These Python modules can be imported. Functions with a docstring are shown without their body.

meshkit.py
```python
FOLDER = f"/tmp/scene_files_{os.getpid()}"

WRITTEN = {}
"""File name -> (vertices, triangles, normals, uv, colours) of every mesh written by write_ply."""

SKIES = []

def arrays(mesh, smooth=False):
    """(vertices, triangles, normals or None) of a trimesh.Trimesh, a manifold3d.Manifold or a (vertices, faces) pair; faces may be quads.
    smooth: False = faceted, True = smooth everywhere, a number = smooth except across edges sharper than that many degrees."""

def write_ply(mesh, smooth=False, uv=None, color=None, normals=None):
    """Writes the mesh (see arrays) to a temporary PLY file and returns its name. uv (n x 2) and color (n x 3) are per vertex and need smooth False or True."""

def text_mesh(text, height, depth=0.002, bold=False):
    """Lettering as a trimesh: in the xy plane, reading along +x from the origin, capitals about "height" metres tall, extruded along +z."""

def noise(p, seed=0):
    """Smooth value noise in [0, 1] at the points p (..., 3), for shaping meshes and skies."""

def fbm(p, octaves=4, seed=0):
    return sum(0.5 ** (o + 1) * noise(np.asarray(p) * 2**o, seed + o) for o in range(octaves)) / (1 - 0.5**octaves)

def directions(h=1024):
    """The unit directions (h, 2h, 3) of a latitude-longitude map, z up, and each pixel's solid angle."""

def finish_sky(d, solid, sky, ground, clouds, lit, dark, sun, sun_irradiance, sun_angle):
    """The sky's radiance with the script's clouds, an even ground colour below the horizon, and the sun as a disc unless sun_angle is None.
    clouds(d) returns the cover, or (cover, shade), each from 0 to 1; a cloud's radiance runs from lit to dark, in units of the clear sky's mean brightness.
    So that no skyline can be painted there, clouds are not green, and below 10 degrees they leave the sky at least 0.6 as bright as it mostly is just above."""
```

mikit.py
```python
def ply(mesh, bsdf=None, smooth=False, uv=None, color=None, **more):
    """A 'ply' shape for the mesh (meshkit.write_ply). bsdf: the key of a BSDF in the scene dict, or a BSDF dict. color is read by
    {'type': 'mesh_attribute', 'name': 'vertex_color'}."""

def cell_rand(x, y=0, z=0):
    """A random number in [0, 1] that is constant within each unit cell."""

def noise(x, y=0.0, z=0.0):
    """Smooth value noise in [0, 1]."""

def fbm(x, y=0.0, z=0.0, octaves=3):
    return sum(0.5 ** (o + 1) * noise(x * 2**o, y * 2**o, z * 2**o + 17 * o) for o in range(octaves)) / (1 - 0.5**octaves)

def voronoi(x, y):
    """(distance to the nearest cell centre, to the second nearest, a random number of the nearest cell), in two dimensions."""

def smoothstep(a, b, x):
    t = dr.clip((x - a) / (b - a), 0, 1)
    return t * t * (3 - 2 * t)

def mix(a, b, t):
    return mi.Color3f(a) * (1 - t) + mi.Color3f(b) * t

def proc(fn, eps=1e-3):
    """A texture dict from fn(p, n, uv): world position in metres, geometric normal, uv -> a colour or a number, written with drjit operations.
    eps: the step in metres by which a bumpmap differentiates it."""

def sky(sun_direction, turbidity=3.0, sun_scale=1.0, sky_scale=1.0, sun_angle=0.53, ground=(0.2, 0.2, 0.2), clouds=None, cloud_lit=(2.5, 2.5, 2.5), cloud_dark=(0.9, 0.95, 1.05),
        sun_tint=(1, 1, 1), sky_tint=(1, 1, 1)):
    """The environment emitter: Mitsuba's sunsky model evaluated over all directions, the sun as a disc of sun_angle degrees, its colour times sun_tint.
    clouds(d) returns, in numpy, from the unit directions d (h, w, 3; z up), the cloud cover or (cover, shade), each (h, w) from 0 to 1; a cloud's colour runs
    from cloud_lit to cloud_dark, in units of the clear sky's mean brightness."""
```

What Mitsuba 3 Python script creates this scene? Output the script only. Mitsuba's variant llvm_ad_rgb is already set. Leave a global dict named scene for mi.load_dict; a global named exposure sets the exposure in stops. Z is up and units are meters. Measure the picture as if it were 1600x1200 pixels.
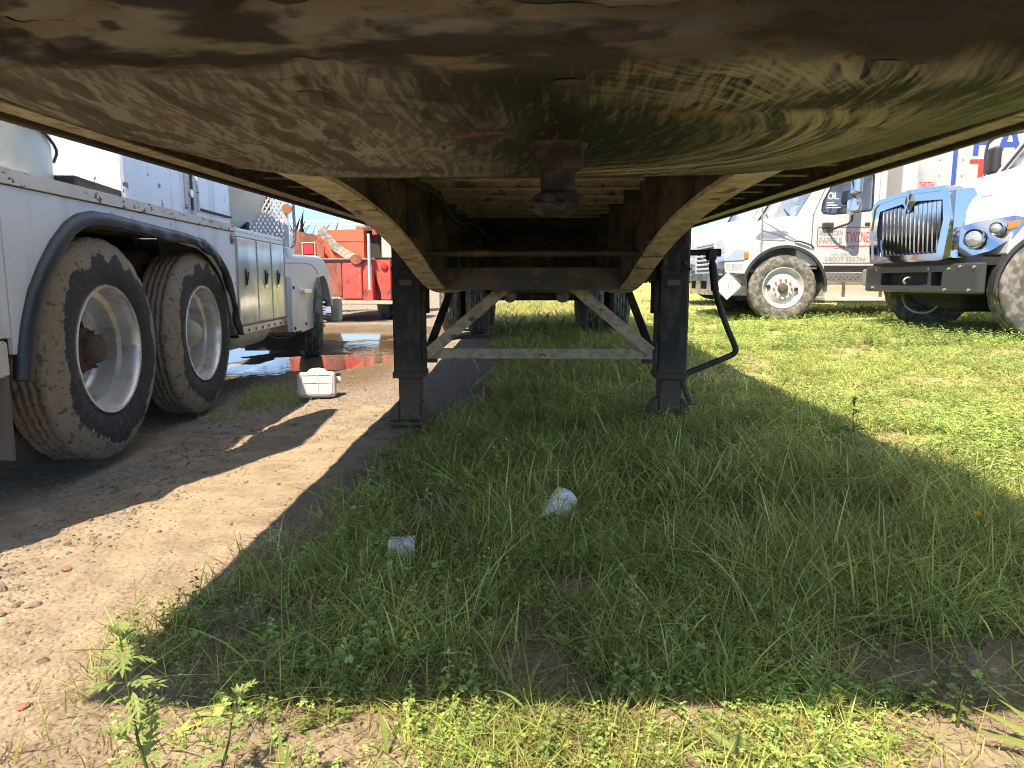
import math, random
import numpy as np, trimesh, drjit as dr, mitsuba as mi, mikit, meshkit
import manifold3d as m3
from shapely.geometry import Polygon, Point, box as sbox
from shapely import affinity
from mikit import noise, fbm, voronoi, smoothstep, mix, cell_rand, proc

T = mi.ScalarTransform4f
scene, labels = {}, {}
# ------------------------------------------------------------------ camera, light, exposure
CAM = np.array([0, 0, 0.80]); FWD = np.array([-0.03351817, 0.98920267, -0.1426696])
scene['camera'] = {'type': 'perspective', 'fov': 71.562, 'fov_axis': 'x', 'near_clip': 0.02, 'far_clip': 3000.0,
                   'to_world': T().look_at(origin=CAM.tolist(), target=(CAM + FWD).tolist(), up=[0, 0, 1])}


def clouds(d):
    q = d / np.maximum(d[..., 2:3], 0.08)
    c = meshkit.fbm(q * 1.3 + 5.0, 5, 3)
    return np.clip((c - 0.44) / 0.14, 0, 1) * 0.85 * np.clip((d[..., 2] - 0.10) / 0.2, 0, 1), np.clip((c - 0.60) / 0.25, 0, 1)


scene['sky'] = mikit.sky([-0.30, -0.66, 1.0], turbidity=3.0, clouds=clouds, sun_tint=(1.0, 0.975, 0.94), sky_tint=(0.78, 0.91, 1.05), ground=(0.2, 0.18, 0.12))
exposure = 3.0

# ------------------------------------------------------------------ helpers
rng = np.random.default_rng(7)
used = set()
FR = [np.eye(4)]


def unique(name):
    n, i = name, 0
    while n in used:
        i += 1
        n = f'{name}_{i:03d}'
    used.add(n)
    return n


def part(parent, name, mesh, m, smooth=30, label=None, cat=None, group=None, kind=None, uv=None, color=None):
    k = unique(f'{parent}__{name}' if parent else name)
    if hasattr(mesh, 'to_mesh'):
        mm = mesh.to_mesh()
        mesh = trimesh.Trimesh(np.array(mm.vert_properties[:, :3]), np.array(mm.tri_verts), process=False)
    mesh = mesh.copy()
    mesh.apply_transform(FR[-1])
    scene[k] = mikit.ply(mesh, m, True if (uv is not None or color is not None) and smooth else smooth, uv=uv, color=color)
    tag(k, label, cat, group, kind)
    return k


def tag(k, label=None, cat=None, group=None, kind=None):
    d = {a: b for a, b in (('label', label), ('category', cat), ('group', group), ('kind', kind)) if b}
    if d:
        labels[k] = d


def thing(name, label, cat, group=None):
    k = unique(name)
    tag(k, label, cat, group)
    return k


def frame(origin, xa, ya):
    xa = np.array(xa, float) / np.linalg.norm(xa); ya = np.array(ya, float)
    ya = ya - xa * (ya @ xa); ya /= np.linalg.norm(ya)
    M = np.eye(4); M[:3, 0] = xa; M[:3, 1] = ya; M[:3, 2] = np.cross(xa, ya); M[:3, 3] = origin
    return M


def rot(axis, deg, at=(0, 0, 0)):
    return trimesh.transformations.rotation_matrix(math.radians(deg), axis, at)


def cat(ms):
    return trimesh.util.concatenate([m for m in ms])


def bx(x0, x1, y0, y1, z0, z1, b=0.0):
    """box with chamfered edges"""
    c = np.array([x0 + x1, y0 + y1, z0 + z1]) / 2; s = np.abs(np.array([x1 - x0, y1 - y0, z1 - z0])) / 2
    if b <= 0:
        m = trimesh.creation.box(2 * s); m.apply_translation(c); return m
    b = min(b, s.min() * 0.9)
    P = [np.array([sx, sy, sz]) * (s - b * np.array([i != 0, i != 1, i != 2])) for sx in (-1, 1) for sy in (-1, 1) for sz in (-1, 1) for i in range(3)]
    m = trimesh.convex.convex_hull(np.array(P)); m.apply_translation(c); return m


def rbox(x0, x1, y0, y1, z0, z1, r, n=12):
    c = np.array([x0 + x1, y0 + y1, z0 + z1]) / 2; s = np.abs(np.array([x1 - x0, y1 - y0, z1 - z0])) / 2 - r
    sp = trimesh.creation.icosphere(2, r).vertices
    P = np.concatenate([sp + np.array([a, b, d]) * s for a in (-1, 1) for b in (-1, 1) for d in (-1, 1)])
    m = trimesh.convex.convex_hull(P); m.apply_translation(c); return m


def ring_frames(p):
    p = np.asarray(p, float); t = np.gradient(p, axis=0); t /= np.linalg.norm(t, axis=1, keepdims=True)
    a = np.cross(t[0], [0, 0, 1.0] if abs(t[0][2]) < .9 else [1.0, 0, 0]); A = []
    for i in range(len(p)):
        a = a - t[i] * (a @ t[i]); a /= np.linalg.norm(a); A.append(a)
    A = np.array(A); return p, t, A, np.cross(t, A)


def skin(rings, closed=True, cap=True):
    """rings (n,k,3) -> mesh"""
    rings = np.asarray(rings, float); n, k = rings.shape[:2]
    v = rings.reshape(-1, 3); f = []
    kk = k if closed else k - 1
    i, j = np.meshgrid(np.arange(n - 1), np.arange(kk), indexing='ij'); i = i.ravel(); j = j.ravel(); j2 = (j + 1) % k
    f = np.vstack([np.stack([i * k + j, i * k + j2, (i + 1) * k + j2], 1), np.stack([i * k + j, (i + 1) * k + j2, (i + 1) * k + j], 1)])
    if cap:
        c0, c1 = rings[0].mean(0), rings[-1].mean(0); v = np.vstack([v, c0, c1]); q = np.arange(k); q2 = (q + 1) % k
        f = np.vstack([f, np.stack([q2, q, q * 0 + n * k], 1), np.stack([(n - 1) * k + q, (n - 1) * k + q2, q * 0 + n * k + 1], 1)])
    m = trimesh.Trimesh(v, f, process=False)
    if cap and closed and m.volume < 0:
        m.invert()
    return m


def tube(p, r, n=10, smoothn=0):
    p = np.asarray(p, float)
    for _ in range(smoothn):
        q = [p[0]]
        for a, b in zip(p[:-1], p[1:]):
            q += [a * .75 + b * .25, a * .25 + b * .75]
        p = np.array(q + [p[-1]])
    p, t, A, B = ring_frames(p); r = np.broadcast_to(r, (len(p),))
    th = np.arange(n) * 2 * np.pi / n
    return skin(p[:, None] + r[:, None, None] * (np.cos(th)[None, :, None] * A[:, None] + np.sin(th)[None, :, None] * B[:, None]))


def bar(p0, p1, w, h, up=(0, 0, 1), b=0.004):
    """rectangular bar from p0 to p1; w across, h along up"""
    p0, p1 = np.array(p0, float), np.array(p1, float); d = p1 - p0; L = np.linalg.norm(d)
    m = bx(0, L, -w / 2, w / 2, -h / 2, h / 2, b)
    z = np.array(up, float); x = d / L; z = z - x * (z @ x); z /= np.linalg.norm(z)
    M = np.eye(4); M[:3, 0] = x; M[:3, 1] = np.cross(z, x); M[:3, 2] = z; M[:3, 3] = p0
    m.apply_transform(M); return m


def cyl(p0, p1, r, n=20, r2=None):
    return tube([p0, p1], [r, r if r2 is None else r2], n)


def lathe(prof, c, axis, n=48, close=False):
    """prof [(r, a)] with a along axis; c centre; returns mesh, uv"""
    prof = np.array(prof, float); ax = np.array(axis, float); ax /= np.linalg.norm(ax)
    A = np.cross(ax, [0, 0, 1.0] if abs(ax[2]) < .9 else [1.0, 0, 0]); A /= np.linalg.norm(A); B = np.cross(ax, A)
    th = np.linspace(0, 2 * np.pi, n + 1)
    ring = np.cos(th)[:, None] * A + np.sin(th)[:, None] * B
    v = np.array(c) + prof[None, :, 0, None] * ring[:, None] + prof[None, :, 1, None] * ax
    k = len(prof)
    s = np.r_[0, np.cumsum(np.linalg.norm(np.diff(prof, axis=0), axis=1))]; s /= s[-1]
    uv = np.stack(np.meshgrid(th / (2 * np.pi), s, indexing='ij'), -1).reshape(-1, 2)
    i, j = np.meshgrid(np.arange(n), np.arange(k - 1), indexing='ij'); i = i.ravel(); j = j.ravel()
    f = np.vstack([np.stack([i * k + j, (i + 1) * k + j, (i + 1) * k + j + 1], 1), np.stack([i * k + j, (i + 1) * k + j + 1, i * k + j + 1], 1)])
    return trimesh.Trimesh(v.reshape(-1, 3), f, process=False), uv


def rnd(poly, r, n=5):
    return Polygon(poly).buffer(-r, quad_segs=n).buffer(r, quad_segs=n) if r else Polygon(poly)


def ext(poly, d0, d1, plane='xz'):
    """shapely polygon extruded: plane xz -> along y (d0..d1); xy -> along z; yz -> along x"""
    if not isinstance(poly, Polygon):
        poly = Polygon(poly)
    m = trimesh.creation.extrude_polygon(poly, d1 - d0, engine='earcut')
    v = m.vertices.copy(); v[:, 2] += d0
    if plane == 'xz':
        v = v[:, [0, 2, 1]]
    elif plane == 'yz':
        v = v[:, [2, 0, 1]]
    m.vertices = v
    if m.volume < 0:
        m.invert()
    return m


def man(m):
    return m3.Manifold(m3.Mesh(np.asarray(m.vertices, np.float32), np.asarray(m.faces, np.uint32)))


def unman(M):
    mm = M.to_mesh(); return trimesh.Trimesh(np.array(mm.vert_properties[:, :3]), np.array(mm.tri_verts), process=False)


def cut(a, *bs):
    A = man(a)
    for b in bs:
        A = A - man(b)
    return unman(A)


def wobble(m, amp, freq, seed=0, refine=None):
    if refine:
        M = man(m).refine_to_length(refine); m = unman(M)
    v = np.asarray(m.vertices)
    off = np.stack([meshkit.fbm(v * freq + 11 * k, 3, seed + k) - .5 for k in range(3)], 1)
    m = m.copy(); m.vertices = v + 2 * amp * off; return m


# ------------------------------------------------------------------ materials
def rgb(c):
    return {'type': 'rgb', 'value': [float(x) for x in c]}


def mat(name, c, rough=0.5, metal=0.0, spec=0.5, coat=0.0, bump=None, bscale=1.0, **kw):
    d = {'type': 'principled', 'base_color': proc(c) if callable(c) else (c if isinstance(c, dict) else rgb(c)),
         'roughness': proc(rough) if callable(rough) else rough, 'metallic': proc(metal) if callable(metal) else metal, 'specular': spec}
    if coat:
        d['clearcoat'] = coat; d['clearcoat_gloss'] = 0.9
    d.update(kw)
    if bump is not None:
        d = {'type': 'bumpmap', 'arbitrary': {**proc(bump, eps=0.002)}, 'scale': bscale, 'bsdf': d}
    scene[name] = {'type': 'twosided', 'bsdf': d}


KPX, KPY = 0.03, 1.09


def plate_masks(p):
    dx, dy = p.x - KPX, p.y - KPY + 0.05
    r = dr.sqrt(dx * dx + dy * dy); th = dr.atan2(dy, dx)
    wob = 0.05 * fbm(p.x * 4, p.y * 4, 3.0)
    arcs = 0.6 * fbm((r + wob) * 85, th * 1.7, 1.0, 3) + 0.4 * fbm((r + wob * 0.6) * 330, th * 5.0, 2.0, 3)
    big = fbm(p.x * 3.2 + 4, p.y * 6.0, 2.0, 5)
    streak = 0.6 * fbm((p.x * 0.8 + p.y * 0.6) * 10, (p.y * 0.8 - p.x * 0.6) * 60, 5.0, 3) + 0.4 * fbm((p.x * 0.9 + p.y * 0.4) * 30, (p.y * 0.9 - p.x * 0.4) * 260, 6.0, 3)
    ring = dr.exp(-dr.square((r - 0.36) / 0.10)) * smoothstep(-0.05, 0.12, dx)   # polished crescent right of the pin
    left = smoothstep(0.0, -0.30, dx)
    return r, arcs, big, streak, ring, left


def plate_col(p, n, uv):
    r, arcs, big, streak, ring, left = plate_masks(p)
    wx_ = p.x + 0.05 * fbm(p.x * 3, p.y * 3, 8.0, 3) + 0.10 * dr.square(p.y - 1.0)
    fine = 0.55 * fbm(wx_ * 210, p.y * 12, 6.0, 4) + 0.45 * fbm((wx_ + 0.35 * p.y) * 150, p.y * 16, 7.0, 4)
    patch = fbm(p.x * 5 + 2, p.y * 9, 4.0, 5)
    grease = mix((0.008, 0.0085, 0.006), (0.036, 0.036, 0.024), smoothstep(0.52, 0.72, fine))
    worn = mix((0.074, 0.071, 0.060), (0.145, 0.139, 0.119), smoothstep(0.42, 0.60, fine))
    worn = mix(worn, (0.225, 0.215, 0.185), smoothstep(0.54, 0.70, patch) * 0.6)
    worn = mix(worn, (0.034, 0.030, 0.024), smoothstep(0.56, 0.62, fbm(wx_ * 34, p.y * 9, 3.0, 5)) * 0.8)
    c = mix(grease, worn, left * smoothstep(0.20, 0.50, big * 0.65 + streak * 0.35))
    c = mix(c, (0.20, 0.20, 0.13), dr.clip(ring * smoothstep(0.36, 0.66, arcs * 0.8 + fine * 0.2) * smoothstep(0.28, 0.5, big) * 1.1, 0, 1))
    front = smoothstep(0.98, 0.84, p.y) * smoothstep(0.0, 0.3, p.x)
    c = mix(c, (0.16, 0.16, 0.10), front * smoothstep(0.38, 0.60, fine * 0.5 + big * 0.5) * 0.85)
    caked = smoothstep(0.775, 0.725, p.y + 0.05 * (fbm(p.x * 9, p.z * 9, 4.0) - 0.5))
    cc = mix((0.022, 0.0205, 0.015), (0.105, 0.094, 0.067), smoothstep(0.44, 0.57, fbm(p.x * 7, p.y * 26, p.z * 30, 6)) * smoothstep(0.45, -0.25, p.x + 0.5 * (big - 0.5)))
    c = mix(c, cc, caked)
    c = mix(c, (0.012, 0.010, 0.008), (0.4 + 0.6 * streak) * caked * smoothstep(0.60, 0.68, fbm(p.x * 13 + 5, p.y * 30, p.z * 40, 5)))
    rust = smoothstep(0.70, 0.78, fbm(p.x * 9 + 9, p.y * 19, 8.0, 4))
    return mix(c, (0.10, 0.045, 0.018), rust * 0.6 * (1 - caked))


def plate_rough(p, n, uv):
    r, arcs, big, streak, ring, left = plate_masks(p)
    return dr.clip(0.46 + 0.30 * left * big + 0.25 * arcs * ring + 0.3 * smoothstep(0.80, 0.74, p.y), 0.15, 0.9)


def plate_bump(p, n, uv):
    r, arcs, big, streak, ring, left = plate_masks(p)
    return 0.0012 * arcs + 0.0008 * streak + 0.004 * big


mat('m_plate', plate_col, plate_rough, 0.0, 0.18, bump=plate_bump)


def steel_col(p, n, uv):
    k = fbm(p.x * 9, p.y * 4, p.z * 9, 4)
    c = mix((0.028, 0.0285, 0.021), (0.064, 0.056, 0.039), smoothstep(0.42, 0.62, k))
    return mix(c, (0.15, 0.07, 0.035), smoothstep(0.62, 0.72, fbm(p.x * 17 + 3, p.y * 17, p.z * 17)) * 0.7)


mat('m_steel', steel_col, 0.6)


def beige_col(p, n, uv):
    k = fbm(p.x * 30, p.y * 30, p.z * 30, 4)
    c = mix((0.36, 0.32, 0.215), (0.25, 0.21, 0.14), smoothstep(0.35, 0.65, k))
    return mix(c, (0.08, 0.05, 0.032), smoothstep(0.66, 0.72, fbm(p.x * 20 + 7, p.y * 20, p.z * 20, 4)) * 0.85)


mat('m_beige', beige_col, 0.65)


def leg_col(p, n, uv):
    k = fbm(p.x * 30, p.y * 30, p.z * 10, 4)
    c = mix((0.016, 0.016, 0.015), (0.045, 0.042, 0.036), smoothstep(0.4, 0.7, k))
    return mix(c, (0.17, 0.13, 0.085), smoothstep(0.45, 0.05, p.z + 0.3 * (k - 0.5)) * 0.55)


mat('m_leg', leg_col, 0.6, spec=0.3)


def worn_white(p, n, uv):
    s = fbm(p.y * 14, p.x * 14, p.z * 1.4, 4)
    c = mix((0.57, 0.62, 0.70), (0.46, 0.49, 0.53), smoothstep(0.48, 0.8, s))
    c = mix(c, (0.36, 0.31, 0.23), smoothstep(0.85, 0.30, p.z + 0.35 * (fbm(p.y * 6, p.z * 6, 2.0) - 0.5)) * 0.5)
    chip = smoothstep(0.74, 0.76, fbm(p.y * 38, p.z * 24, p.x * 30, 3)) * smoothstep(0.45, 0.6, fbm(p.y * 3, p.z * 5, 9.0))
    return mix(c, (0.10, 0.06, 0.04), chip)


mat('m_worn_white', worn_white, 0.35, coat=0.3)


def strip_white(p, n, uv):
    patch = cell_rand(p.y * 5.5 + noise(p.z * 40) * 0.5, 0, 0)
    c = mix((0.52, 0.51, 0.48), (0.42, 0.40, 0.35), patch)
    return mix(c, (0.14, 0.07, 0.04), smoothstep(0.68, 0.71, fbm(p.y * 26, p.z * 60, 1.0, 4)))


mat('m_strip', strip_white, 0.6)
mat('m_white', (0.41, 0.425, 0.45), 0.28, coat=0.6)
mat('m_boxwhite', (0.42, 0.43, 0.45), 0.4)


def tank_col(p, n, uv):
    k = fbm(p.x * 5, p.y * 5, p.z * 1.6, 4)
    return mix((0.46, 0.49, 0.47), (0.37, 0.40, 0.36), smoothstep(0.4, 0.7, k))


mat('m_tank', tank_col, 0.4, coat=0.2)


def red_col(p, n, uv):
    k = fbm(p.x * 2.5, p.y * 2.5, p.z * 3, 4)
    c = mix((0.52, 0.065, 0.05), (0.45, 0.085, 0.07), smoothstep(0.4, 0.65, k))
    return mix(c, (0.13, 0.06, 0.045), smoothstep(0.68, 0.71, fbm(p.x * 9, p.y * 9, p.z * 5, 4)))


mat('m_red', red_col, 0.45)
mat('m_orange', (0.58, 0.115, 0.055), 0.45)


def rustred(p, n, uv):
    k = fbm(p.x * 9, p.y * 9, p.z * 3, 4)
    return mix((0.26, 0.085, 0.055), (0.14, 0.05, 0.035), smoothstep(0.4, 0.65, k))


mat('m_rustred', rustred, 0.7)


def tyre_mud(p, n, uv):
    a, b = dr.cos(uv.x * 6.28318), dr.sin(uv.x * 6.28318)
    k = fbm(a * 5, b * 5, uv.y * 5, 4) - 0.5
    fine = fbm(a * 50, b * 50, uv.y * 60, 3)
    tread = smoothstep(0.185, 0.20, uv.y + 0.20 * k + 0.05 * (fine - 0.5))     # profile runs from outer bead over the tread to the inner bead
    k2 = fbm(a * 26, b * 26, uv.y * 30 + 5, 4)
    mud = mix((0.19, 0.155, 0.115), (0.27, 0.235, 0.18), fine)
    mud = mix(mud, (0.055, 0.05, 0.045), smoothstep(0.60, 0.68, k2) * 0.7)
    rub = mix((0.028, 0.030, 0.033), (0.075, 0.072, 0.066), smoothstep(0.55, 0.8, fbm(a * 40, b * 40, uv.y * 30)))
    return mix(rub, mud, tread)


mat('m_tyre_mud', tyre_mud, 0.75, bump=lambda p, n, uv: 0.006 * fbm(p.x * 45, p.y * 45, p.z * 45, 3))


def tyre_dusty(p, n, uv):
    a, b = dr.cos(uv.x * 6.28318), dr.sin(uv.x * 6.28318)
    k = fbm(a * 9, b * 9, uv.y * 14, 4)
    return mix((0.075, 0.075, 0.072), (0.19, 0.185, 0.17), smoothstep(0.35, 0.7, k))


mat('m_tyre', tyre_dusty, 0.8)


def rim_col(p, n, uv):
    k = fbm(p.x * 20, p.y * 20, p.z * 20, 4)
    c = mix((0.66, 0.66, 0.65), (0.50, 0.475, 0.42), smoothstep(0.45, 0.75, k))
    return c


mat('m_rim', rim_col, 0.33, metal=0.7)


def rust_col(p, n, uv):
    k = fbm(p.x * 40, p.y * 40, p.z * 40, 4)
    return mix((0.05, 0.037, 0.03), (0.13, 0.09, 0.068), k)


mat('m_rust', rust_col, 0.85)
def grease_col(p, n, uv):
    return mix((0.012, 0.010, 0.008), (0.036, 0.028, 0.021), smoothstep(0.35, 0.75, fbm(p.x * 60, p.y * 60, p.z * 60, 4)))


mat('m_grease', grease_col, 0.65, spec=0.15)
mat('m_rubber', (0.022, 0.026, 0.036), 0.42)
mat('m_black', (0.016, 0.016, 0.017), 0.5)
mat('m_satin', (0.035, 0.036, 0.038), 0.38)
mat('m_dark', (0.02, 0.02, 0.02), 0.8)
mat('m_flap', (0.10, 0.095, 0.09), 0.7)
mat('m_chrome', (0.52, 0.525, 0.56), 0.07, metal=1.0)


def chrome_dirty(p, n, uv):
    k = fbm(p.x * 8, p.y * 8, p.z * 8, 4)
    return mix((0.80, 0.80, 0.80), (0.55, 0.42, 0.32), smoothstep(0.5, 0.65, k))


mat('m_chrome_dirty', chrome_dirty, 0.16, metal=1.0)
mat('m_alu', (0.62, 0.62, 0.61), 0.32, metal=0.9)
def silver_col(p, n, uv):
    k = fbm(p.y * 8, p.x * 8, p.z * 3, 4)
    return mix((0.62, 0.635, 0.66), (0.47, 0.475, 0.48), smoothstep(0.4, 0.7, k))


mat('m_silver', silver_col, 0.14, metal=0.4)
mat('m_wire', (0.7, 0.7, 0.7), 0.5)
mat('m_leafdark', (0.045, 0.05, 0.03), 0.7)
mat('m_seat', (0.10, 0.10, 0.105), 0.8)
mat('m_interior', (0.16, 0.165, 0.17), 0.7)
mat('m_amber', (0.50, 0.15, 0.015), 0.2, coat=0.6)
mat('m_lampred', (0.50, 0.02, 0.02), 0.2, coat=0.6)
mat('m_lens', (0.42, 0.44, 0.46), 0.10, metal=0.6, coat=1.0)
mat('m_reflector', (0.28, 0.11, 0.06), 0.4)
mat('m_blue', (0.045, 0.085, 0.36), 0.5)
mat('m_logored', (0.62, 0.06, 0.05), 0.5)
mat('m_grey', (0.20, 0.20, 0.21), 0.5)
mat('m_beigebox', (0.62, 0.45, 0.36), 0.6)
mat('m_hose', (0.36, 0.345, 0.28), 0.8)


def strap_col(p, n, uv):
    return mix((0.24, 0.235, 0.21), (0.12, 0.12, 0.115), smoothstep(0.5, 0.6, fbm(p.x * 34, p.y * 34, p.z * 34, 3)))


mat('m_strap', strap_col, 0.8)
mat('m_jug', (0.52, 0.515, 0.49), 0.42)
mat('m_paper', (0.76, 0.76, 0.74), 0.7)
mat('m_cup', (0.50, 0.51, 0.50), 0.7)
mat('m_wood', (0.16, 0.12, 0.085), 0.8)
scene['m_glass'] = {'type': 'thindielectric', 'int_ior': 1.5}
scene['m_grass'] = {'type': 'principledthin', 'base_color': {'type': 'mesh_attribute', 'name': 'vertex_color'}, 'roughness': 0.5, 'diff_trans': 1.1, 'eta': 1.33}
scene['m_leaf'] = {'type': 'principledthin', 'base_color': {'type': 'mesh_attribute', 'name': 'vertex_color'}, 'roughness': 0.42, 'diff_trans': 0.85, 'eta': 1.4}
scene['m_stone'] = {'type': 'twosided', 'bsdf': {'type': 'diffuse', 'reflectance': {'type': 'mesh_attribute', 'name': 'vertex_color'}}}

# ------------------------------------------------------------------ ground
PUD = [(-2.3, 7.5, 0.62, 0.85), (-1.95, 9.2, 0.6, 1.2), (-2.9, 6.7, 0.6, 0.6), (-2.8, 11.3, 1.2, 1.0), (-3.9, 8.0, 0.7, 1.2)]
ZW = -0.05


def pud(x, y):
    q = 9.0
    for cx, cy, rx, ry in PUD:
        q = np.minimum(q, ((x - cx) / rx) ** 2 + ((y - cy) / ry) ** 2)
    p = np.stack([x, y, 0 * x], -1)
    return q + 1.5 * (meshkit.fbm(p * 2.4, 5, 21) - 0.5)


def plane(x, y):
    xc = np.clip(x, -9, 9); yc = np.clip(y, -3, 16)
    return -0.074 + 0.031 * xc + 0.0177 * yc


def edge_x(y):
    """left limit of the grass"""
    return np.interp(y, [0, 1.0, 1.5, 2.2, 3.0, 3.8, 5.0, 7.0, 9, 14], [-0.80, -0.92, -1.0, -0.90, -0.82, -0.70, -0.42, -0.35, -0.6, -1.2])


def gz(x, y):
    x = np.asarray(x, float); y = np.asarray(y, float)
    p = np.stack([x, y, 0 * x], -1)
    z = plane(x, y)
    near = np.exp(-((x / 6) ** 2 + ((y - 3) / 8) ** 2))
    z = z + near * 0.05 * (meshkit.fbm(p * 1.1, 3, 5) - 0.5) + near * 0.022 * (meshkit.fbm(p * 6, 3, 8) - 0.5)
    rut = np.exp(-((x + 2.2 + 0.09 * (y - 3.5)) / 0.33) ** 2) * (y < 9) * np.clip((y + 2) / 2, 0, 1)
    z = z - 0.025 * rut
    track = np.exp(-((x + 1.72 + 0.17 * (y - 4.6)) / 0.10) ** 2) * np.clip((y - 4.0) / .5, 0, 1) * (y < 7.5)
    z = z - 0.05 * track
    q = pud(x, y)
    w = np.clip((2.6 - q) / 1.2, 0, 1); w = w * w * (3 - 2 * w)
    basin = ZW + 0.03 * (q - 1.0)
    return z * (1 - w) + np.clip(basin, -0.09, ZW + 0.06) * w


def axis(lo, hi, fine_lo, fine_hi, step, grow=1.18):
    a = list(np.arange(fine_lo, fine_hi, step)); s = step
    while a[-1] < hi:
        s *= grow; a.append(a[-1] + s)
    s = step
    while a[0] > lo:
        s *= grow; a.insert(0, a[0] - s)
    return np.array(a)


xs, ys = axis(-400, 400, -2.6, 2.2, 0.016, 1.10), axis(-60, 900, 0.95, 4.5, 0.016, 1.06)
GX, GY = np.meshgrid(xs, ys, indexing='ij')
GZ = gz(GX, GY)
Pn = np.stack([GX, GY, 0 * GX], -1)
nearw = np.clip(1.2 - GY / 6, 0, 1) * (np.abs(GX) < 4)
GZ = GZ + nearw * (0.010 * (meshkit.fbm(Pn * 34, 3, 31) - .5) + 0.006 * np.maximum(meshkit.noise(Pn * 55, 33) - 0.62, 0))
i, j = np.meshgrid(np.arange(len(xs) - 1), np.arange(len(ys) - 1), indexing='ij'); i = i.ravel(); j = j.ravel(); n_ = len(ys)
gf = np.vstack([np.stack([i * n_ + j, (i + 1) * n_ + j, (i + 1) * n_ + j + 1], 1), np.stack([i * n_ + j, (i + 1) * n_ + j + 1, i * n_ + j + 1], 1)])
ground_mesh = trimesh.Trimesh(np.stack([GX, GY, GZ], -1).reshape(-1, 3), gf, process=False)


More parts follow.
